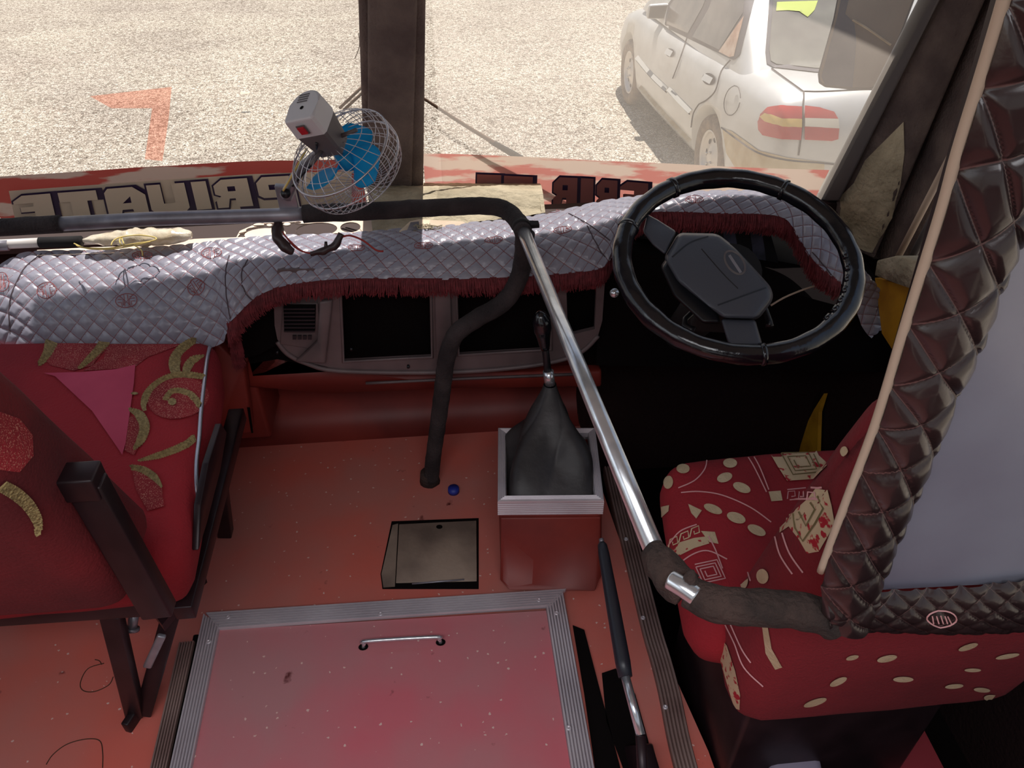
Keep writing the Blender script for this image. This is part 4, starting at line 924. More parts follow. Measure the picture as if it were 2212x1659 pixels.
for k in range(40):
    c = az(925+rnd.uniform(-22, 22), 492+rnd.uniform(-5, 4), .69); a = rnd.random()*6.28
    tube_geo([c, c+Vector((math.cos(a)*.008, math.sin(a)*.008, .004)), c+Vector((math.cos(a+1)*.012, math.sin(a+1)*.01, .003))], .0009, 4, V=V, Fc=Fc)
pyd('foam_shreds', V, Fc, 'felt_light', fbv)
# plastic wrapped parcel with rubber bands
pc = empty('plastic_wrapped_parcel', tuple(az(295, 520, .67)), 'clear plastic wrapped cream parcel tied with yellow string behind the dashboard cover', 'parcel')
A_, B_ = az(180, 519, .69), az(414, 508, .69); V = []; Fc = []; NA_, NB_ = 40, 20
for i in range(NA_+1):
    t = i/NA_; c = A_.lerp(B_, t); rr = .024*(math.sin(math.pi*min(.98, max(.02, t*.96+.02)))**.45)*(.75+.5*t)
    for j in range(NB_):
        a = j/NB_*2*math.pi; d = Vector((0, math.cos(a), math.sin(a)*.75)); p = c+d*rr; p += d*rr*.35*noise.noise(Vector((t*14, math.cos(a)*2, math.sin(a)*2))); V.append(p)
for i in range(NA_):
    for j in range(NB_): Fc.append((i*NB_+j, i*NB_+(j+1) % NB_, (i+1)*NB_+(j+1) % NB_, (i+1)*NB_+j))
Fc += [tuple(range(NB_))[::-1], tuple(NA_*NB_+j for j in range(NB_))]
pyd('wrapped_bundle', V, Fc, 'plasticbag', pc, True)
for L_ in ([(165, 530), (180, 535), (235, 536), (280, 528), (330, 520), (335, 513), (300, 508), (262, 512), (245, 520), (240, 530)], [(160, 526), (190, 537), (240, 538), (290, 530), (325, 522)], [(262, 512), (258, 520), (262, 530)], [(262, 512), (268, 528)], [(290, 530), (305, 540), (308, 552)]):
    tube('string', [az(x, y, .717 if i % 3 else .714) for i, (x, y) in enumerate(L_)], .0014, 'rubber', pc, 6, 5)
rd = empty('striped_rod', tuple(az(80, 526, .66)), 'short white and black rod left of the plastic wrapped parcel', 'rod')
tube('white_section', [az(-60, 531, .68), az(86, 524, .68)], .011, 'white', rd, 14); tube('black_section', [az(86, 524, .68), az(176, 521, .68)], .0125, 'black_matte', rd, 14)
tube('white_section', [az(-60, 535, .68), az(18, 530, .68)], .0122, 'steel', rd, 14)
# ================================================================ WIPERS AND OUTSIDE MIRROR
def wp(px, py, o=.03): p = zb_at(px, py); return p+Vector((0, o, .01))
w_ = empty('wiper_arm', tuple(wp(915, 235)), 'thin brown wiper arm outside the right pane, slanting down from the centre pillar', 'wiper')
tube('arm', [wp(905, 224), wp(955, 256), wp(1005, 288), wp(1075, 330)], [.0032, .004, .005, .006], 'wiper', w_, 8, 3)
tube('blade', [wp(1060, 322), wp(1110, 350), wp(1180, 392), wp(1250, 430), wp(1330, 470)], [.006, .009, .010, .010, .008], 'black_matte', w_, 8, 3)
w2_ = empty('wiper_arm', tuple(wp(775, 210)), 'pair of pale thin wiper rods outside the left pane beside the fan', 'wiper')
tube('rod', [wp(785, 203), wp(733, 252)], .0035, 'wiper', w2_, 8); tube('rod', [wp(790, 212), wp(742, 256)], .0035, 'wiper', w2_, 8)
tube('rod', [wp(766, 145), wp(776, 118), wp(774, 90)], .001, 'wiper', w2_, 5, 4)
mo = empty('outside_mirror', tuple(ay(1865, 100, 2.25)), 'rounded rectangular outside mirror hanging in front of the silver car', 'mirror')
pn = -VIEW; pc_ = CAM+ray(1865, 100).normalized()*2.75; pn = (CAM-pc_).normalized(); pn = (pn+Vector((-.1, 0, -.1))).normalized()
def mq(x, y, o=0): return apl(x, y, pc_, pn)+pn*o
mpoly = [(1822, -80), (1800, 40), (1766, 160), (1768, 180), (1782, 189), (1830, 193), (1876, 195), (1896, 188), (1912, 160), (1952, 60), (1985, -30), (2000, -80)]
prism('mirror_housing', [mq(*p) for p in mpoly], -pn*.04, 'seal', mo, bev=.004)
prism('mirror_face', [mq(865+(x-865) if False else x+(1875-x)*.04, y+(60-y)*.04, .0005) for x, y in mpoly], pn*.001, 'mirror_g', mo)  # bus front's reflection painted on: beige face, dark strip, pale arc
prism('dark_reflection_strip', [mq(*p, .002) for p in ((1832, -70), (1808, 40), (1775, 165), (1782, 183), (1842, 188), (1850, 90), (1846, 50), (1826, 30), (1850, -70))], pn*.0006, 'mirror_d', mo)
tube('pale_reflection_arc', [mq(1842, 42, .003), mq(1875, 62, .003), mq(1925, 97, .003)], .0035, 'bracket', mo, 6, 4)
# ================================================================ STEERING WHEEL
sC = Vector((.53, 1.225, .82)); sN = Vector((math.sin(math.radians(-10))*math.cos(math.radians(70)), -math.cos(math.radians(-10))*math.cos(math.radians(70)), math.sin(math.radians(70))))
stw = empty('steering_wheel', tuple(sC), 'large black two-spoke steering wheel with glossy rim cover and angular hub pad', 'steering wheel')
su = Vector((0, 0, 1)).cross(sN).normalized(); sv = sN.cross(su)
V, Fc = [], []; RS = .209; n = 120; sg = 18
def rimr(t): return .0185+.0006*math.sin(t*23)+.0012*max(0, math.cos(t*3+1))**8
Pr = [sC+(su*math.cos(2*math.pi*i/n)+sv*math.sin(2*math.pi*i/n))*RS for i in range(n)]
tube_geo(Pr, [rimr(2*math.pi*i/n) for i in range(n)], sg, True, V=V, Fc=Fc); pyd('rim', V, Fc, 'rim', stw)
def sp_(x, y, o=0): return apl(x, y, sC+sN*o, sN)
# finger ridges on the inside of the rim
for k, (x, y) in enumerate(((1818, 560), (1824, 585), (1829, 610), (1829, 636), (1824, 660), (1814, 682), (1800, 704))):
    d = (sp_(x, y)-sC).normalized(); c = sC+d*(RS-.0145)+sN*.010
    t_ = sN.cross(d); tube('grip_ridge', [c-t_*.006, c+t_*.006], .0055, 'rim', stw, 8)
for x, y in ((1447, 398), (1700, 400), (1385, 500), (1640, 742)):
    d = (sp_(x, y)-sC).normalized(); c = sC+d*RS; t_ = sN.cross(d)
    V, Fc = [], []; tube_geo([c-t_*.004, c+t_*.004], .0205, 16, V=V, Fc=Fc); pyd('cover_seam', V, Fc, 'rim', stw)
def raised(name, poly, o0, o1, m, shrink=.08, bev=.006):
    cx_ = sum(p[0] for p in poly)/len(poly); cy_ = sum(p[1] for p in poly)/len(poly)
    bm = bmesh.new(); a = [bm.verts.new(sp_(x, y, o0)) for x, y in poly]; b_ = [bm.verts.new(sp_(x+(cx_-x)*shrink, y+(cy_-y)*shrink, o1)) for x, y in poly]; k = len(poly)
    bm.faces.new(a[::-1]); bm.faces.new(b_)
    for i in range(k): bm.faces.new((a[i], a[(i+1) % k], b_[(i+1) % k], b_[i]))
    bmesh.ops.bevel(bm, geom=bm.edges[:], offset=bev, segments=3, profile=.5, affect='EDGES')
    return from_bm(name, bm, m, stw, True)
raised('hub_pad', [(1432, 558), (1464, 502), (1550, 504), (1590, 535), (1668, 622), (1672, 648), (1638, 692), (1562, 690), (1530, 664), (1462, 610)], -.035, .012, 'hub', .05, .009)
Th = bvh(bpy.data.objects['hub_pad'])
# emblem: oval ring with a slanting bar; creases of the pad
ribbon('emblem', Th, ell(1587, 568, 29, 17, 52, 28), .0035, 'fan_dark', stw, .0012, 1, True); ribbon('emblem', Th, [(1575, 552), (1600, 590)], .005, 'steel', stw, .0012, 1)
ribbon('pad_crease', Th, [(1452, 556), (1490, 525), (1530, 512)], .003, 'black', stw, .0008); ribbon('pad_crease', Th, [(1515, 538), (1560, 590), (1594, 624)], .0016, 'black', stw, .0008)
ribbon('pad_crease', Th, [(1550, 660), (1610, 638), (1655, 622)], .003, 'black', stw, .0008)
raised('hub_shoulder', [(1426, 575), (1448, 545), (1500, 610), (1545, 660), (1560, 700), (1520, 700), (1455, 640)], -.06, -.008, 'black', .05, .006)
def spoke(poly, m='hub'):
    return raised('spoke', poly, -.022, -.002, m, .06, .005)
spoke([(1398, 462), (1420, 474), (1462, 500), (1438, 552), (1410, 530), (1388, 500)]); spoke([(1556, 688), (1632, 690), (1648, 745), (1590, 748), (1572, 742)])
tube('steering_column', [sC-sN*.03, sC-sN*.16+Vector((0, .05, 0)), sC-sN*.40+Vector((0, .16, 0))], [.055, .05, .04], 'black_matte', stw, 20, 4)
hexa('column_shroud', [sC+su*a+sv*b_-sN*c for a, b_, c in ((-.06, -.05, .17), (.06, -.05, .17), (.06, .09, .17), (-.06, .09, .17), (-.05, -.045, .05), (.05, -.045, .05), (.05, .06, .05), (-.05, .06, .05))], 'black_matte', stw, .012)
tube('indicator_stalk', [sC-sN*.07, sp_(1480, 690, -.07), sp_(1500, 715, -.07)], [.007, .006, .008], 'black', stw, 10, 3)
tube('indicator_stalk', [sp_(1640, 640, -.06), sp_(1660, 690, -.07), sp_(1662, 705, -.07)], [.007, .006, .008], 'black', stw, 10, 3)
kb = empty('chrome_knob', tuple(ay(1328, 632, 1.46)), 'small chrome pull knob on the dashboard left of the steering wheel', 'knob')
cyl('knob', ay(1328, 632, 1.47), ay(1327, 633, 1.43), .010, 'chrome', kb, 14); cyl('stem', ay(1328, 632, 1.53), ay(1328, 632, 1.47), .004, 'steel', kb, 10)
# ================================================================ SEATS
def softbox(name, c, m, parent, bev=.045, seg=5, puff=.0, cuts=0):
    bm = bmesh.new(); v = [bm.verts.new(p) for p in c]
    for f in ((0, 1, 2, 3), (4, 5, 6, 7), (0, 1, 5, 4), (1, 2, 6, 5), (2, 3, 7, 6), (3, 0, 4, 7)): bm.faces.new([v[i] for i in f])
    bmesh.ops.bevel(bm, geom=bm.edges[:], offset=bev, segments=seg, profile=.5, affect='EDGES')
    bmesh.ops.subdivide_edges(bm, edges=[e for e in bm.edges if e.calc_length() > .08], cuts=8, use_grid_fill=True)
    cen = sum((Vector(p) for p in c), Vector())/8; bm.normal_update()
    mx_ = max((Vector(p)-cen).length for p in c)
    for q in bm.verts:
        d = (q.co-cen).length/mx_; q.co += q.normal*(puff*max(0, 1-d*d)+.0025*noise.noise(q.co*14))
    return from_bm(name, bm, m, parent, True)
ps_ = empty('passenger_seat', (-.8, 1.25, 0), 'red velvet passenger seat with gold ribbed scrolls on a dark steel frame', 'seat')
c_top = [az(470, 735, .46), az(408, 1195, .46)]
cush = softbox('cushion', [(-1.2, .86, .39), (-.47, .86, .39), (-.52, 1.44, .39), (-1.2, 1.50, .39), (-1.2, .86, .54), (-.452, .86, .54), (-.508, 1.475, .54), (-1.2, 1.535, .54)], 'red_fab', ps_, .045, 5, .008)
# reclined back: side outline taken from the seat's real profile at x = -.55
xs = -.505
bkc = softbox('backrest', [(-1.2, .765, .53), (xs, .765, .53), (xs, .945, .555), (-1.2, .945, .555), (-1.2, .63, 1.12), (xs-.03, .63, 1.12), (xs-.02, .735, 1.14), (-1.2, .735, 1.14)], 'red_fab_back', ps_, .04, 5, .008)
Tc = bvh(cush, bkc); Tb = bvh(bkc)
patch('speckled_patch', Tc, [(395, 738), (440, 745), (440, 790), (430, 745)], 'speck_fab', ps_) if False else None
patch('dusty_front_panel', Tc, [(100, 736), (103, 722), (225, 718), (235, 745), (200, 790), (160, 802), (110, 790), (90, 770)], 'speck_fab', ps_, 10)
patch('dusty_front_panel', Tc, [(238, 722), (330, 720), (440, 732), (380, 750), (320, 772), (290, 795), (180, 802), (225, 775)], 'speck_fab', ps_, 10)
patch('pink_cloth', Tc, [(95, 808), (180, 806), (250, 800), (293, 790), (290, 830), (272, 960), (265, 985), (255, 970), (200, 890), (120, 815)], 'pink', ps_, 12, .003, 'plain pink cloth patch')
patch('velvet_scroll', Tc, ell(385, 862, 66, 44, -10), 'speck_fab', ps_, 10, .0025); patch('velvet_scroll', Tc, [(278, 900), (300, 905), (310, 930), (305, 960), (290, 985), (270, 975)], 'speck_fab', ps_, 8, .0025)
patch('velvet_scroll', Tc, [(285, 1012), (320, 1022), (350, 1055), (355, 1095), (320, 1105), (295, 1060)], 'speck_fab', ps_, 9, .0025)
for L_, w in (([(108, 722), (112, 745), (105, 770), (85, 792)], [.026, .024, .02, .008]), ([(228, 720), (226, 745), (208, 770), (172, 800)], [.022, .022, .018, .006]),
             ([(452, 735), (415, 745), (388, 768), (378, 790), (382, 812)], [.006, .018, .024, .024, .018]), ([(440, 772), (418, 782), (405, 800), (405, 812)], [.004, .016, .018, .014]),
             ([(438, 818), (400, 814), (360, 822), (328, 845), (312, 875), (315, 893)], [.012, .014, .014, .014, .016, .006]), ([(358, 868), (372, 852), (392, 850), (415, 860), (430, 882)], [.01, .014, .014, .014, .012]),
             ([(280, 888), (302, 900), (314, 925), (306, 955), (290, 975)], [.006, .018, .018, .016, .005]), ([(418, 950), (395, 968), (355, 985), (300, 1000)], [.014, .014, .012, .004]), ([(284, 1014), (310, 1020), (335, 1035), (352, 1058)], [.010, .014, .012, .003])):
    ribbon('gold_scroll', Tc, L_, w, 'gold', ps_, .0045, 8, ribs=True)
patch('gold_dot', Tc, ell(373, 871, 9, 8), 'gold', ps_, 4, .0045); patch('gold_dot', Tc, ell(56, 732, 12, 5), 'gold', ps_, 4, .003); patch('gold_dot', Tc, ell(291, 852, 8, 3), 'gold', ps_, 4, .003)
for L_, w in (([(0, 1045), (30, 1062), (58, 1088), (76, 1120), (80, 1150)], [.014, .015, .014, .012, .006]), ([(182, 868), (188, 900), (194, 960), (200, 985)], [.006, .010, .010, .006]), ([(228, 955), (226, 990), (240, 1018), (262, 1012)], [.004, .008, .010, .006])):
    ribbon('gold_scroll', Tb, L_, w, 'gold', ps_, .004, 8, ribs=True)
patch('faded_scroll', Tb, [(-30, 880), (40, 905), (68, 940), (70, 985), (40, 1020), (-30, 1010)], 'speck_fab', ps_, 12)
# chrome trim along the right edge of the cushion
Ct = [(462, 741), (452, 752), (446, 780), (440, 830), (432, 890), (428, 945), (422, 1000), (422, 1060), (430, 1090)]
Pt = [hit(Tc, x, y, .003) for x, y in Ct]; Pt = [p for p in Pt if p]
tube('silver_trim', Pt, .0042, 'chrome_trim', ps_, 8, 5)
# dark steel frame
sf = 'seatframe'
prism('side_plate', [ax(*p, -.462) for p in ((464, 915), (477, 935), (462, 1020), (432, 1130), (414, 1190), (418, 1090), (436, 1000))], (.012, 0, 0), sf, ps_, bev=.002)
def bar(name, p, q, w, h=None, m=sf, parent=None):
    p, q = Vector(p), Vector(q); d = (q-p).normalized(); s = d.cross(Vector((0, 1, 0)));
    if s.length < .1: s = d.cross(Vector((1, 0, 0)))
    s.normalize(); t_ = d.cross(s); h = h or w
    return hexa(name, [p-s*w/2-t_*h/2, p+s*w/2-t_*h/2, p+s*w/2+t_*h/2, p-s*w/2+t_*h/2, q-s*w/2-t_*h/2, q+s*w/2-t_*h/2, q+s*w/2+t_*h/2, q-s*w/2+t_*h/2], m, parent, .003, 2)
bar('back_bracket', ax(185, 1040, -.49), ax(345, 1320, -.47), .046, .03, parent=ps_)
hexa('bracket_cap', [ax(185, 1040, -.49)+Vector(v) for v in ((-.03, -.02, -.02), (.02, -.02, -.02), (.02, .02, -.02), (-.03, .02, -.02), (-.03, -.02, .02), (.02, -.02, .02), (.02, .02, .02), (-.03, .02, .02))], sf, ps_, .004)
foot = az(300, 1545, .0)
zl = .33
r0_ = az(-120, 1330, .40); r1_ = az(330, 1300, .40)
bar('rear_rail', r0_, r1_, .036, parent=ps_)
bar('leg', az(240, 1322, .38), foot+Vector((-.004, 0, .01)), .034, .026, parent=ps_)
bar('leg', az(402, 1210, .36), foot+Vector((.012, 0, .01)), .034, .026, parent=ps_)
bar('foot_plate', foot+Vector((-.012, -.035, .01)), foot+Vector((.02, .05, .01)), .04, .016, parent=ps_)
prism('gusset', [az(*p, .30) for p in ((305, 1290), (405, 1180), (432, 1215), (400, 1290), (350, 1350))], (0, 0, -.02), sf, ps_)
bar('seat_rail', (-.50, .88, .36), (-.50, 1.42, .36), .035, parent=ps_)
bar('seat_rail', (-1.1, .88, .36), (-1.1, 1.42, .36), .035, parent=ps_)
bar('leg', (-.55, 1.38, .36), (-.60, 1.38, .0), .034, parent=ps_); bar('leg', (-1.1, 1.38, .36), (-1.1, 1.38, .0), .034, parent=ps_); bar('leg', (-1.1, .9, .38), (-1.1, .9, .0), .034, parent=ps_)
cyl('adjuster_bolt', az(290, 1325, .30), az(285, 1357, .27), .009, 'steel', ps_, 12); cyl('bolt_head', az(285, 1355, .27), az(284, 1362, .265), .014, 'steel', ps_, 12)
bar('link_bar', az(350, 1372, .25), az(318, 1440, .16), .016, .010, 'steel', ps_)
prism('side_bracket', [az(*p, .12) for p in ((418, 1195), (432, 1200), (441, 1240), (428, 1252), (410, 1245))], (0, 0, -.03), sf, ps_); 

ds = empty('driver_seat', (.62, .9, -.32), "red velvet driver's seat printed with cream dots and square spirals", 'seat')
dc = softbox('cushion', [(.37, .70, .32), (.86, .70, .32), (.88, 1.09, .32), (.41, 1.08, .32), (.355, .70, .45), (.86, .70, .45), (.88, 1.115, .45), (.40, 1.105, .45)], 'red_fab', ds, .055, 6, .012)
db = softbox('backrest', [(.42, .625, .27), (.92, .625, .27), (.92, .78, .36), (.42, .78, .36), (.43, .522, 1.03), (.92, .522, 1.03), (.92, .60, 1.05), (.425, .60, 1.05)], 'red_fab_mid', ds, .05, 6, .012)
Td = bvh(dc, db); Tdb = bvh(db)
DX = (0, 0)
def dots(lst, T):
    for e_ in lst: patch('cream_dot', T, ell(*e_), 'cream', ds, 7, .0022)
dots([(1498, 972, 12, 3, 0), (1549, 976, 14, 6, 5), (1476, 1014, 14, 10, 0), (1577, 1002, 15, 10, 0), (1445, 1043, 10, 14, 8), (1437, 1016, 4, 7, 0), (1565, 1033, 17, 10, -18), (1602, 1055, 20, 10, 22), (1540, 1101, 21, 9, 22), (1590, 1120, 21, 11, 20), (1634, 1147, 21, 10, 25), (1827, 975, 8, 10, 20)], Td)
patch('cream_dot', Td, [(1430, 1095), (1447, 1092), (1446, 1105), (1431, 1118)], 'cream', ds, 6, .0022); patch('cream_dot', Td, [(1487, 1090), (1516, 1104), (1504, 1122), (1494, 1110)], 'cream', ds, 6, .0022)
patch('cream_square', Td, [(1656, 968), (1760, 966), (1768, 985), (1790, 1005), (1760, 1036), (1700, 1040), (1680, 1010)], 'cream_frayed', ds, 9, .002)
def spiral(T, c, n, m, par, w=.0022, o=.004):
    """square spiral between four pixel corners c"""
    pts = []; a = [Vector((x, y, 0)) for x, y in c]
    def at(u, v): return (a[0]*(1-u)+a[1]*u)*(1-v)+(a[3]*(1-u)+a[2]*u)*v
    d = 0
    for k in range(n):
        pts += [(d, d), (1-d, d), (1-d, 1-d), (d, 1-d), (d, d+.14)] ; d += .14
        pts[-1] = (d-.14, d)
    out = [];
    for u_, v_ in pts: q = at(u_, v_); out.append((q.x, q.y))
    dense = []
    for i in range(len(out)-1):
        for j in range(5): dense.append((out[i][0]+(out[i+1][0]-out[i][0])*j/5, out[i][1]+(out[i+1][1]-out[i][1])*j/5))
    dense.append(out[-1]); return ribbon('square_spiral', T, dense, w, m, par, o, 1)
spiral(Td, [(1683, 975), (1752, 974), (1775, 1022), (1712, 1028)], 3, 'stitch_d', ds)
for L_ in ([(1700, 1060), (1780, 1052)], [(1705, 1082), (1772, 1076)], [(1620, 975), (1640, 1010), (1660, 1060)], [(1608, 978), (1628, 1010), (1655, 1065)], [(1472, 1066), (1510, 1064), (1560, 1072), (1620, 1098), (1665, 1130)], [(1466, 1056), (1500, 1040), (1522, 1015), (1528, 990)], [(1470, 1218), (1500, 1198), (1530, 1192), (1570, 1210)], [(1446, 1180), (1470, 1150), (1505, 1135)], [(1530, 1160), (1545, 1190), (1560, 1230)]):
    ribbon('stitched_line', Td, L_, .0022, 'stitch', ds, .003)
patch('cream_square', Td, [(1660, 1063), (1686, 1061), (1690, 1082), (1666, 1084)], 'cream', ds, 7); 
patch('cream_band', Td, [(1452, 1192), (1470, 1172), (1500, 1163), (1525, 1160), (1532, 1175), (1500, 1185), (1470, 1200), (1458, 1215)], 'cream_frayed', ds, 7); patch('cream_square', Td, [(1514, 1148), (1544, 1150), (1552, 1176), (1532, 1172)], 'cream', ds, 6)
for k in range(3):                                   # greek key border
    x, y = 1447+k*22, 1168-k*11; ribbon('key_pattern', Td, [(x, y+16), (x+4, y-2), (x+18, y-8), (x+20, y+6), (x+10, y+10), (x+9, y+3)], .0022, 'cream', ds, .003, 1)
    x = 1700+k*24; ribbon('key_pattern', Td, [(x, 1080), (x+2, 1064), (x+16, 1063), (x+17, 1074), (x+9, 1075)], .0018, 'stitch', ds, .003, 1)
spiral(Td, [(1502, 1222), (1548, 1212), (1566, 1252), (1520, 1262)], 3, 'stitch', ds, .002)
# backrest print
patch('cream_square', Tdb, [(1765, 1055), (1790, 1058), (1798, 1090), (1805, 1130), (1770, 1190), (1745, 1195), (1728, 1165), (1700, 1130), (1722, 1100), (1745, 1080)], 'cream_frayed', ds, 8)
ribbon('square_spiral', Tdb, [(1718, 1110), (1722, 1140), (1738, 1168), (1765, 1130), (1783, 1098), (1770, 1070)], .0022, 'stitch_d', ds, .003, 1); ribbon('square_spiral', Tdb, [(1730, 1105), (1745, 1135), (1765, 1100), (1755, 1085)], .0022, 'stitch_d', ds, .003, 1)
patch('cream_band', Tdb, [(1745, 1095), (1700, 1115), (1660, 1145), (1628, 1180), (1620, 1215), (1628, 1215), (1640, 1190), (1680, 1155), (1740, 1115)], 'cream_frayed', ds, 7)
dots([(1610, 1255, 9, 17, 5), (1650, 1245, 13, 16, -10)], Tdb)
for L_ in ([(1678, 1160), (1690, 1200), (1715, 1238)], [(1694, 1152), (1710, 1195), (1738, 1235)], [(1618, 1235), (1625, 1255)], [(1570, 1350), (1590, 1390), (1610, 1440), (1650, 1480)], [(1580, 1345), (1605, 1400), (1625, 1430)]):
    ribbon('stitched_line', Tdb, L_, .002, 'stitch', ds, .003)
patch('cream_band', Tdb, [(1560, 1380), (1572, 1395), (1590, 1450), (1600, 1500), (1598, 1540), (1585, 1520), (1570, 1470), (1556, 1420)], 'cream_frayed', ds, 8); patch('cream_band', Tdb, [(1648, 1352), (1660, 1352), (1668, 1400), (1690, 1440), (1675, 1445), (1655, 1410)], 'cream', ds, 8)
dots([(1915, 1420, 22, 7, -12), (2090, 1395, 22, 6, -18), (1810, 1470, 20, 7, -25), (1950, 1465, 22, 6, 0), (2175, 1415, 26, 5, -10), (1760, 1515, 26, 7, -18), (1990, 1530, 18, 4, 0), (2060, 1480, 20, 5, -5), (2120, 1488, 18, 5, 5), (1840, 1418, 14, 5, -14), (2140, 1505, 16, 7, 0), (2100, 1445, 18, 4, 0)], Tdb)
# pedestal under the driver's seat
box('seat_pedestal', (.47, .66, -.32), (.84, 1.0, .27), 'seatframe', ds, .01)
bar('seat_slide', (.46, .66, .29), (.46, 1.05, .29), .03, parent=ds); bar('seat_slide', (.82, .66, .29), (.82, 1.05, .29), .03, parent=ds)
can = prism('canister', [az(*p, .05) for p in ((1668, 1612), (1690, 1602), (1770, 1606), (1784, 1680), (1770, 1740), (1672, 1740), (1660, 1660))], (0, 0, -.30), 'silverbox', None, bev=.015, smooth=True); tag(can, "grey plastic canister on the floor behind the driver's seat", 'canister')
rp = prism('folded_red_cloth', [az(*p, -.05) for p in ((1990, 1565), (2060, 1700), (1920, 1700))], (0, 0, -.15), 'red_flat'); tag(rp, "maroon folded cloth corner on the floor behind the driver's seat", 'cloth')
# ================================================================ PARTITION behind the driver
pt = empty('driver_partition', (.5, .5, .72), "partition behind the driver's seat with grey board framed in dark quilted leather", 'partition')
YP = .50
def pp_(x, y, o=0): return ay(x, y, YP)+Vector((0, o, 0))
board = [pp_(1895, 1265), pp_(2330, 1240), pp_(2420, 400), pp_(2240, 440), pp_(2205, 495), pp_(2060, 830), pp_(1990, 1010)]
prism('board', [pp_(1890, 1275), pp_(2360, 1250), pp_(2500, -200), pp_(2300, -200), pp_(2150, 640)], (0, .008, 0), 'plexi', pt)
def quiltstrip(name, A, B, depth, nu, nv, per, m, amp=.0045, curl=.02):
    """padded strip between two edge polylines A and B, bulging towards the cabin"""
    A = catmull(A, nu); B = catmull(B, nu); rows = []; uvs = []; L_ = 0; us_ = [0]
    for i in range(1, len(A)): L_ += (A[i]-A[i-1]).length*.5+(B[i]-B[i-1]).length*.5; us_.append(L_)
    for i in range(len(A)):
        row = []; w = (B[i]-A[i]).length
        for j in range(nv+1):
            t = j/nv; a = (us_[i]+t*w)/per; b_ = (us_[i]-t*w)/per
            p = A[i].lerp(B[i], t)+Vector((0, -curl*math.sin(math.pi*t)**.7-quilth(a, b_, amp), 0)); row.append(p); uvs.append((a, b_))
        rows.append(row)
    return grid(name, rows, m, pt, uvs)
LA = [(1768, 1330), (1772, 1225), (1820, 1090), (1880, 930), (1912, 830), (1950, 700), (1990, 570), (2030, 440), (2062, 320), (2105, 180), (2150, 30), (2180, -80)]
LB = [(1880, 1330), (1900, 1250), (1945, 1130), (2010, 970), (2060, 840), (2110, 735), (2155, 610), (2190, 530), (2212, 470), (2262, 330), (2310, 180), (2340, 60)]
quiltstrip('quilted_upright', [pp_(*p, -.004) for p in LA], [pp_(*p, -.004) for p in LB], 0, 22, 44, .058, 'quilt_brown', amp=.007)
quiltstrip('quilted_bottom_rail', [pp_(*p, -.006) for p in ((1775, 1345), (1900, 1350), (2060, 1355), (2212, 1350), (2330, 1340))], [pp_(*p, -.006) for p in ((1775, 1270), (1900, 1262), (2060, 1255), (2212, 1238), (2330, 1225))], 0, 30, 30, .034, 'quilt_brown', curl=.014)
tube('piping', [pp_(x-4, y, -.006) for x, y in LA[1:]], .0042, 'piping', pt, 8, 6)
tube('frame_bar', [pp_(1760, 1345, .012), pp_(2330, 1340, .012)], .012, 'seatframe', pt, 10)
ob = bvh(bpy.data.objects['quilted_bottom_rail'])
ribbon('emblem_ring', ob, ell(2032, 1335, 32, 18, 0, 20), .0016, 'stitch', pt, .002, 1, True)
for k in range(5): ribbon('emblem_stroke', ob, [(2012+k*9, 1328), (2018+k*9, 1345)], .0014, 'stitch', pt, .002, 1)
prism('back_frame', [pp_(1800, 1330, .01), pp_(1890, 1320, .01), pp_(2320, 60, .01), pp_(2230, -80, .01)], (0, .02, 0), 'seatframe', pt)
# ================================================================ CAR
car = empty('silver_sedan', (2.7253, 6.5635, gz(6.56)), 'dusty silver sedan with red tail lamps parked on gravel ahead of the bus', 'car')
yw, pi_ = math.radians(91.26), math.radians(3.5)
RM = Matrix.Rotation(yw, 3, 'Z') @ Matrix.Rotation(pi_, 3, 'Y'); CP = Vector((2.7253, 6.5635, -1.1388))
def cw(x, y, z): return RM @ Vector((x, y, z))+CP
stn = [(-2.17, .34, .60, .60), (-2.14, .24, .80, .70), (-2.06, .21, .945, .78), (-1.9, .20, .985, .815), (-1.6, .20, 1.0, .835), (-1.23, .20, .985, .845), (-.6, .19, .955, .85), (0, .18, .94, .85), (.6, .18, .93, .85), (1.0, .19, .92, .845), (1.3, .2, .88, .83), (1.7, .22, .80, .80), (1.95, .26, .70, .72), (2.08, .34, .56, .58)]
st_ = catmull([Vector((a, b_, c)) for a, b_, c, d in stn], 5); wd_ = catmull([Vector((a, d, 0)) for a, b_, c, d in stn], 5)
bm = bmesh.new(); rings = []
for s, w_q in zip(st_, wd_):
    x, zb_, zt_ = s; w = w_q.y; hh = zt_-zb_
    prof = [(0, zt_), (.35*w, zt_-.002), (.62*w, zt_-.008), (.82*w, zt_-.025), (.92*w, zt_-.06), (.965*w, zt_-.12), (.99*w, zb_+hh*.62), (w, zb_+hh*.5), (1.0*w, zb_+hh*.36), (.985*w, zb_+hh*.22), (.96*w, zb_+hh*.08), (.9*w, zb_), (0, zb_)]
    full = [(y, z) for y, z in prof]+[(-y, z) for y, z in prof[::-1][1:-1]]
    rings.append([bm.verts.new(cw(x, y, z)) for y, z in full])
k = len(rings[0])
for i in range(len(rings)-1):
    for j in range(k): bm.faces.new((rings[i][j], rings[i][(j+1) % k], rings[i+1][(j+1) % k], rings[i+1][j]))
bm.faces.new(rings[0][::-1]); bm.faces.new(rings[-1])
body = from_bm('body', bm, 'carpaint', car, True)
cutters = []
for wx in (-1.23, 1.23):
    for sy in (-1, 1):
        V, Fc = tube_geo([cw(wx, sy*.60, .31), cw(wx, sy*1.0, .31)], .355, 36); c = pyd('arch_cutter', V, Fc, None, None); cutters.append(c)
        md = body.modifiers.new('arch', 'BOOLEAN'); md.object = c; md.operation = 'DIFFERENCE'; md.solver = 'EXACT'
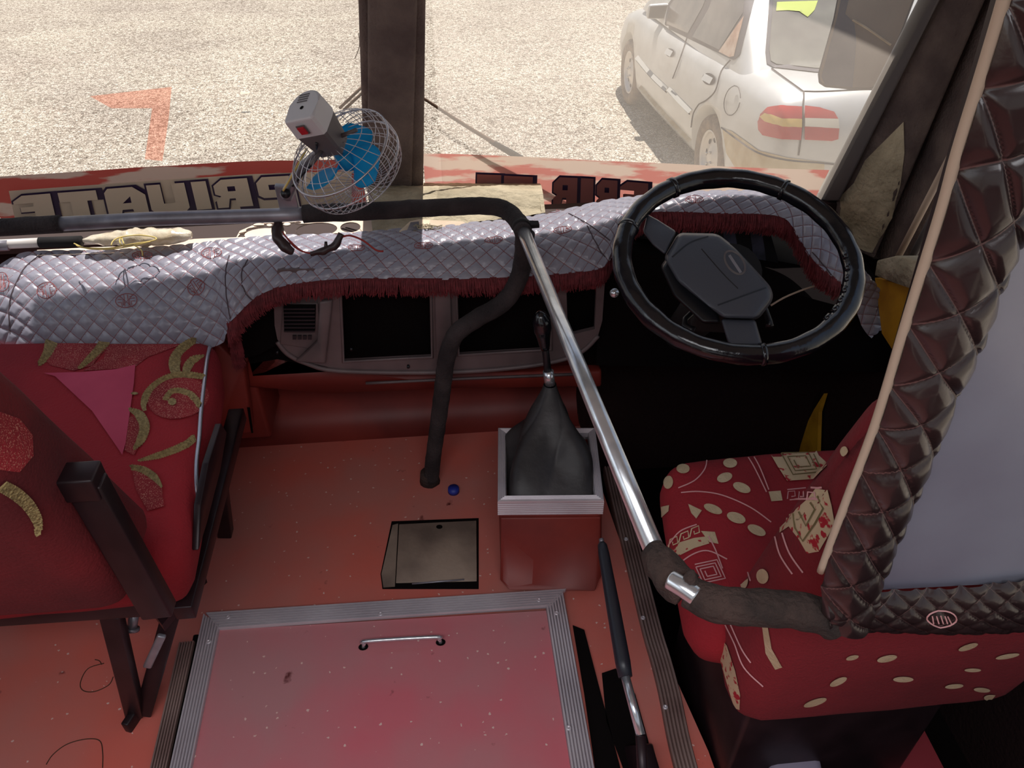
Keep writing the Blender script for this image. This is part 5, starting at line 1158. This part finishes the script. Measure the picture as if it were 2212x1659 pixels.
dg_ = bpy.context.evaluated_depsgraph_get(); dg_.update(); nm = bpy.data.meshes.new_from_object(body.evaluated_get(dg_)); body.modifiers.clear(); body.data = nm; nm.name = 'body'
nm.materials.clear(); nm.materials.append(M['carpaint'])
for p in nm.polygons: p.material_index = 0
for c in cutters: bpy.data.objects.remove(c)
# greenhouse (tapering lofted cabin)
lv = [(.90, -1.62, 1.16, .775), (.96, -1.56, 1.08, .765), (1.10, -1.38, .82, .725), (1.24, -1.17, .52, .67), (1.33, -.98, .30, .62), (1.375, -.80, .14, .57), (1.395, -.5, -.1, .45)]
bm = bmesh.new(); rings = []
for z, xr, xf, w in lv:
    pts = []
    for (cx_, cy_, a0_) in ((xf-.16, w-.10, 0), (xr+.14, w-.10, 90), (xr+.14, -w+.10, 180), (xf-.16, -w+.10, 270)):
        for i in range(6):
            a = math.radians(a0_+18*i); rx = .16 if a0_ in (0, 270) else .14
            pts.append((cx_+rx*math.cos(a), cy_+.10*math.sin(a)))
    rings.append([bm.verts.new(cw(x, y, z)) for x, y in pts])
k = len(rings[0])
for i in range(len(rings)-1):
    for j in range(k): bm.faces.new((rings[i][j], rings[i][(j+1) % k], rings[i+1][(j+1) % k], rings[i+1][j]))
bm.faces.new(rings[-1])
gh = from_bm('cabin_roof', bm, 'carpaint', car, True)
Tcar = bvh(body, gh); Tg = bvh(gh)
for wx in (-1.23, 1.23):
    for sy in (-1, 1):
        def wv(dx, dy, dz): return cw(wx+dx, sy*(.80+dy), .30+dz)
        V = []; Fc = []; prof = [(.195, -.09), (.27, -.10), (.298, -.075), (.302, -.02), (.300, .0), (.285, .022), (.25, .030), (.205, .018), (.195, .0)]; n = 48
        for i in range(n):
            a = 2*math.pi*i/n
            for rr, d in prof: V.append(wv(rr*math.cos(a), d, rr*math.sin(a)))
        kk = len(prof)
        for i in range(n):
            for j in range(kk-1): Fc.append((i*kk+j, i*kk+j+1, ((i+1) % n)*kk+j+1, ((i+1) % n)*kk+j))
        w_o = pyd('tyre', V, Fc, 'tyre', car)
        V = []; Fc = []; prof = [(.196, .012), (.188, .016), (.178, .0), (.165, -.03), (.13, -.022), (.09, -.012), (.06, .006), (.03, .012), (.0, .012)]
        for i in range(n):
            a = 2*math.pi*i/n
            for rr, d in prof: V.append(wv(rr*math.cos(a), d, rr*math.sin(a)))
        kk = len(prof)
        for i in range(n):
            for j in range(kk-1): Fc.append((i*kk+j, i*kk+j+1, ((i+1) % n)*kk+j+1, ((i+1) % n)*kk+j))
        hcap = pyd('wheel_disc', V, Fc, 'wheel', w_o)
        if sy > 0:
            for q in range(8):
                a = 2*math.pi*q/8; c = (.128*math.cos(a), .128*math.sin(a)); V = [wv(c[0]+.026*math.cos(t)*(-math.sin(a))+.017*math.sin(t)*math.cos(a), -.015, c[1]+.026*math.cos(t)*math.cos(a)+.017*math.sin(t)*math.sin(a)) for t in [i*.524 for i in range(12)]]
                pyd('vent_hole', V, [tuple(range(12))], 'well', w_o)
            for q in range(4):
                a = 2*math.pi*q/4+.4; tube('wheel_nut', [wv(.05*math.cos(a), .0, .05*math.sin(a)), wv(.05*math.cos(a), .022, .05*math.sin(a))], .010, 'wheel', w_o, 8)
def cp_(nm_, poly, m, off=.006, step=7, T=Tcar, lb=None): return patch(nm_, T, poly, m, car, step, off, lb)
def cr_(nm_, line, w, m, off=.008, n=5): return ribbon(nm_, Tcar, line, w, m, car, off, n)
# rear window with its seal
cp_('window_seal', [(1664, -40), (1660, 20), (1653, 110), (1656, 138), (1672, 147), (1760, 157), (1800, 158), (1830, 90), (1860, 0), (1868, -40)], 'seal', .006)
cp_('rear_window', [(1672, -40), (1668, 20), (1661, 110), (1664, 133), (1676, 140), (1760, 150), (1795, 151), (1822, 90), (1852, 0), (1860, -40)], 'carglass', .010)
cp_('sunshade', [(1677, 8), (1765, 5), (1758, 25), (1743, 40), (1725, 28), (1700, 26), (1675, 27)], 'green', .014)
# side windows
cp_('window_seal', [(1436, 58), (1445, 8), (1470, -25), (1640, -40), (1622, 30), (1600, 118), (1586, 130), (1575, 126)], 'seal', .006)
cp_('front_side_window', [(1442, 52), (1450, 12), (1473, -22), (1535, -24), (1520, 15), (1488, 72)], 'carglass_d', .010)
cp_('rear_side_window', [(1498, 80), (1532, 22), (1550, -24), (1612, -26), (1606, 30), (1556, 108)], 'carglass_d', .010)
cp_('quarter_panel', [(1555, 112), (1608, 36), (1600, 70), (1588, 122), (1578, 124)], 'rust', .010, 6, Tcar, 'rust coloured quarter window panel')
# panel gaps
for L_ in ([(1486, 82), (1470, 130), (1455, 170)], [(1580, 130), (1560, 155), (1548, 195), (1530, 215), (1512, 225)], [(1666, 150), (1700, 175), (1730, 197), (1736, 205), (1733, 240), (1732, 275), (1724, 335)], [(1736, 200), (1780, 200), (1860, 196), (1900, 196)], [(1512, 225), (1500, 245), (1495, 275)], [(1560, 275), (1600, 305), (1640, 330), (1700, 345), (1780, 352), (1850, 360)]):
    cr_('panel_gap', L_, .010, 'gap')
cr_('fuel_flap_edge', ell(1584, 218, 17, 32, 12, 22), .006, 'gap', .008, 1)
# body side moulding
for L_ in ([(1378, 122), (1410, 160), (1443, 192)], [(1447, 190), (1470, 215), (1495, 240)]): cr_('side_moulding', L_, .045, 'carmould', .012)
for L_ in ([(1378, 130), (1410, 168), (1444, 200)], [(1446, 197), (1470, 222), (1494, 247)]): cr_('moulding_shadow_gap', L_, .010, 'gap', .014)
cr_('dusty_sill', [(1385, 185), (1420, 225), (1460, 268), (1494, 303)], .05, 'cardirt', .006)
cp_('dusty_bumper', [(1562, 278), (1580, 282), (1640, 325), (1700, 340), (1780, 350), (1780, 380), (1600, 380), (1570, 330)], 'cardirt', .005)
for c in ((1449, 114, 9, 8), (1533, 171, 13, 11)):
    cp_('handle_recess', ell(c[0], c[1], c[2]*1.15, c[3]*1.15, 30), 'gap', .007, 4); cr_('door_handle', [(c[0]-c[2]*.7, c[1]-c[3]*.5), (c[0]+c[2]*.7, c[1]+c[3]*.4)], .045, 'carpaint', .02)
# tail lamps
def lamp(o, cols):
    pass
cp_('tail_lamp', [(1641, 262), (1646, 246), (1660, 233), (1680, 229), (1731, 231), (1731, 257), (1690, 256), (1660, 250)], 'tail_red', .012, 6)
cp_('tail_lamp_stripe', [(1645, 252), (1656, 244), (1690, 256), (1731, 257), (1731, 275), (1690, 273), (1655, 262)], 'tail_amber', .014, 6)
cp_('tail_lamp', [(1640, 262), (1645, 255), (1660, 264), (1700, 273), (1731, 275), (1729, 302), (1690, 300), (1650, 292), (1641, 280)], 'tail_red', .012, 6)
cp_('tail_lamp', [(1737, 229), (1770, 233), (1800, 242), (1809, 257), (1737, 255)], 'tail_red', .012, 6)
cp_('tail_lamp_stripe', [(1737, 255), (1809, 257), (1811, 277), (1737, 273)], 'tail_clear', .014, 6)
cp_('tail_lamp', [(1737, 273), (1811, 277), (1809, 300), (1795, 304), (1737, 301)], 'tail_red', .012, 6)
# door mirror
mdep = (cw(.45, .95, 1.0)-CAM).dot(VIEW); mr = ray(1417, 25); mpos = CAM+mr*(mdep/mr.dot(VIEW)); ML = RM.inverted() @ (mpos-CP)
def cm(x, y, z): return cw(ML.x+x, ML.y+y, ML.z+z)
mb = cm(.03, -.14, -.05); V, Fc = tube_geo([mb, mb+RM @ Vector((0, .07, .02))], .02, 8); pyd('mirror_stalk', V, Fc, 'seal', car)
hexa('door_mirror', [cm(a, b_, c) for a, b_, c in ((-.04, -.11, -.06), (-.04, .09, -.05), (.06, .07, -.045), (.06, -.10, -.05), (-.04, -.10, .07), (-.04, .08, .065), (.05, .06, .05), (.05, -.09, .06))], 'carpaint', car, .02, 3)
prism('mirror_glass', [cm(-.045, b_, c) for b_, c in ((-.09, -.045), (.075, -.04), (.065, .05), (-.085, .055))], RM @ Vector((-.004, 0, 0)), 'carglass_d', car)
box('underbody', (0, 0, 0), (1, 1, 1), 'well', None) if False else None
hexa('underbody', [cw(*p) for p in ((-1.9, -.60, .18), (-1.9, .60, .18), (1.75, .60, .18), (1.75, -.60, .18), (-1.9, -.60, .6), (-1.9, .60, .6), (1.75, .60, .6), (1.75, -.60, .6))], 'well', car)
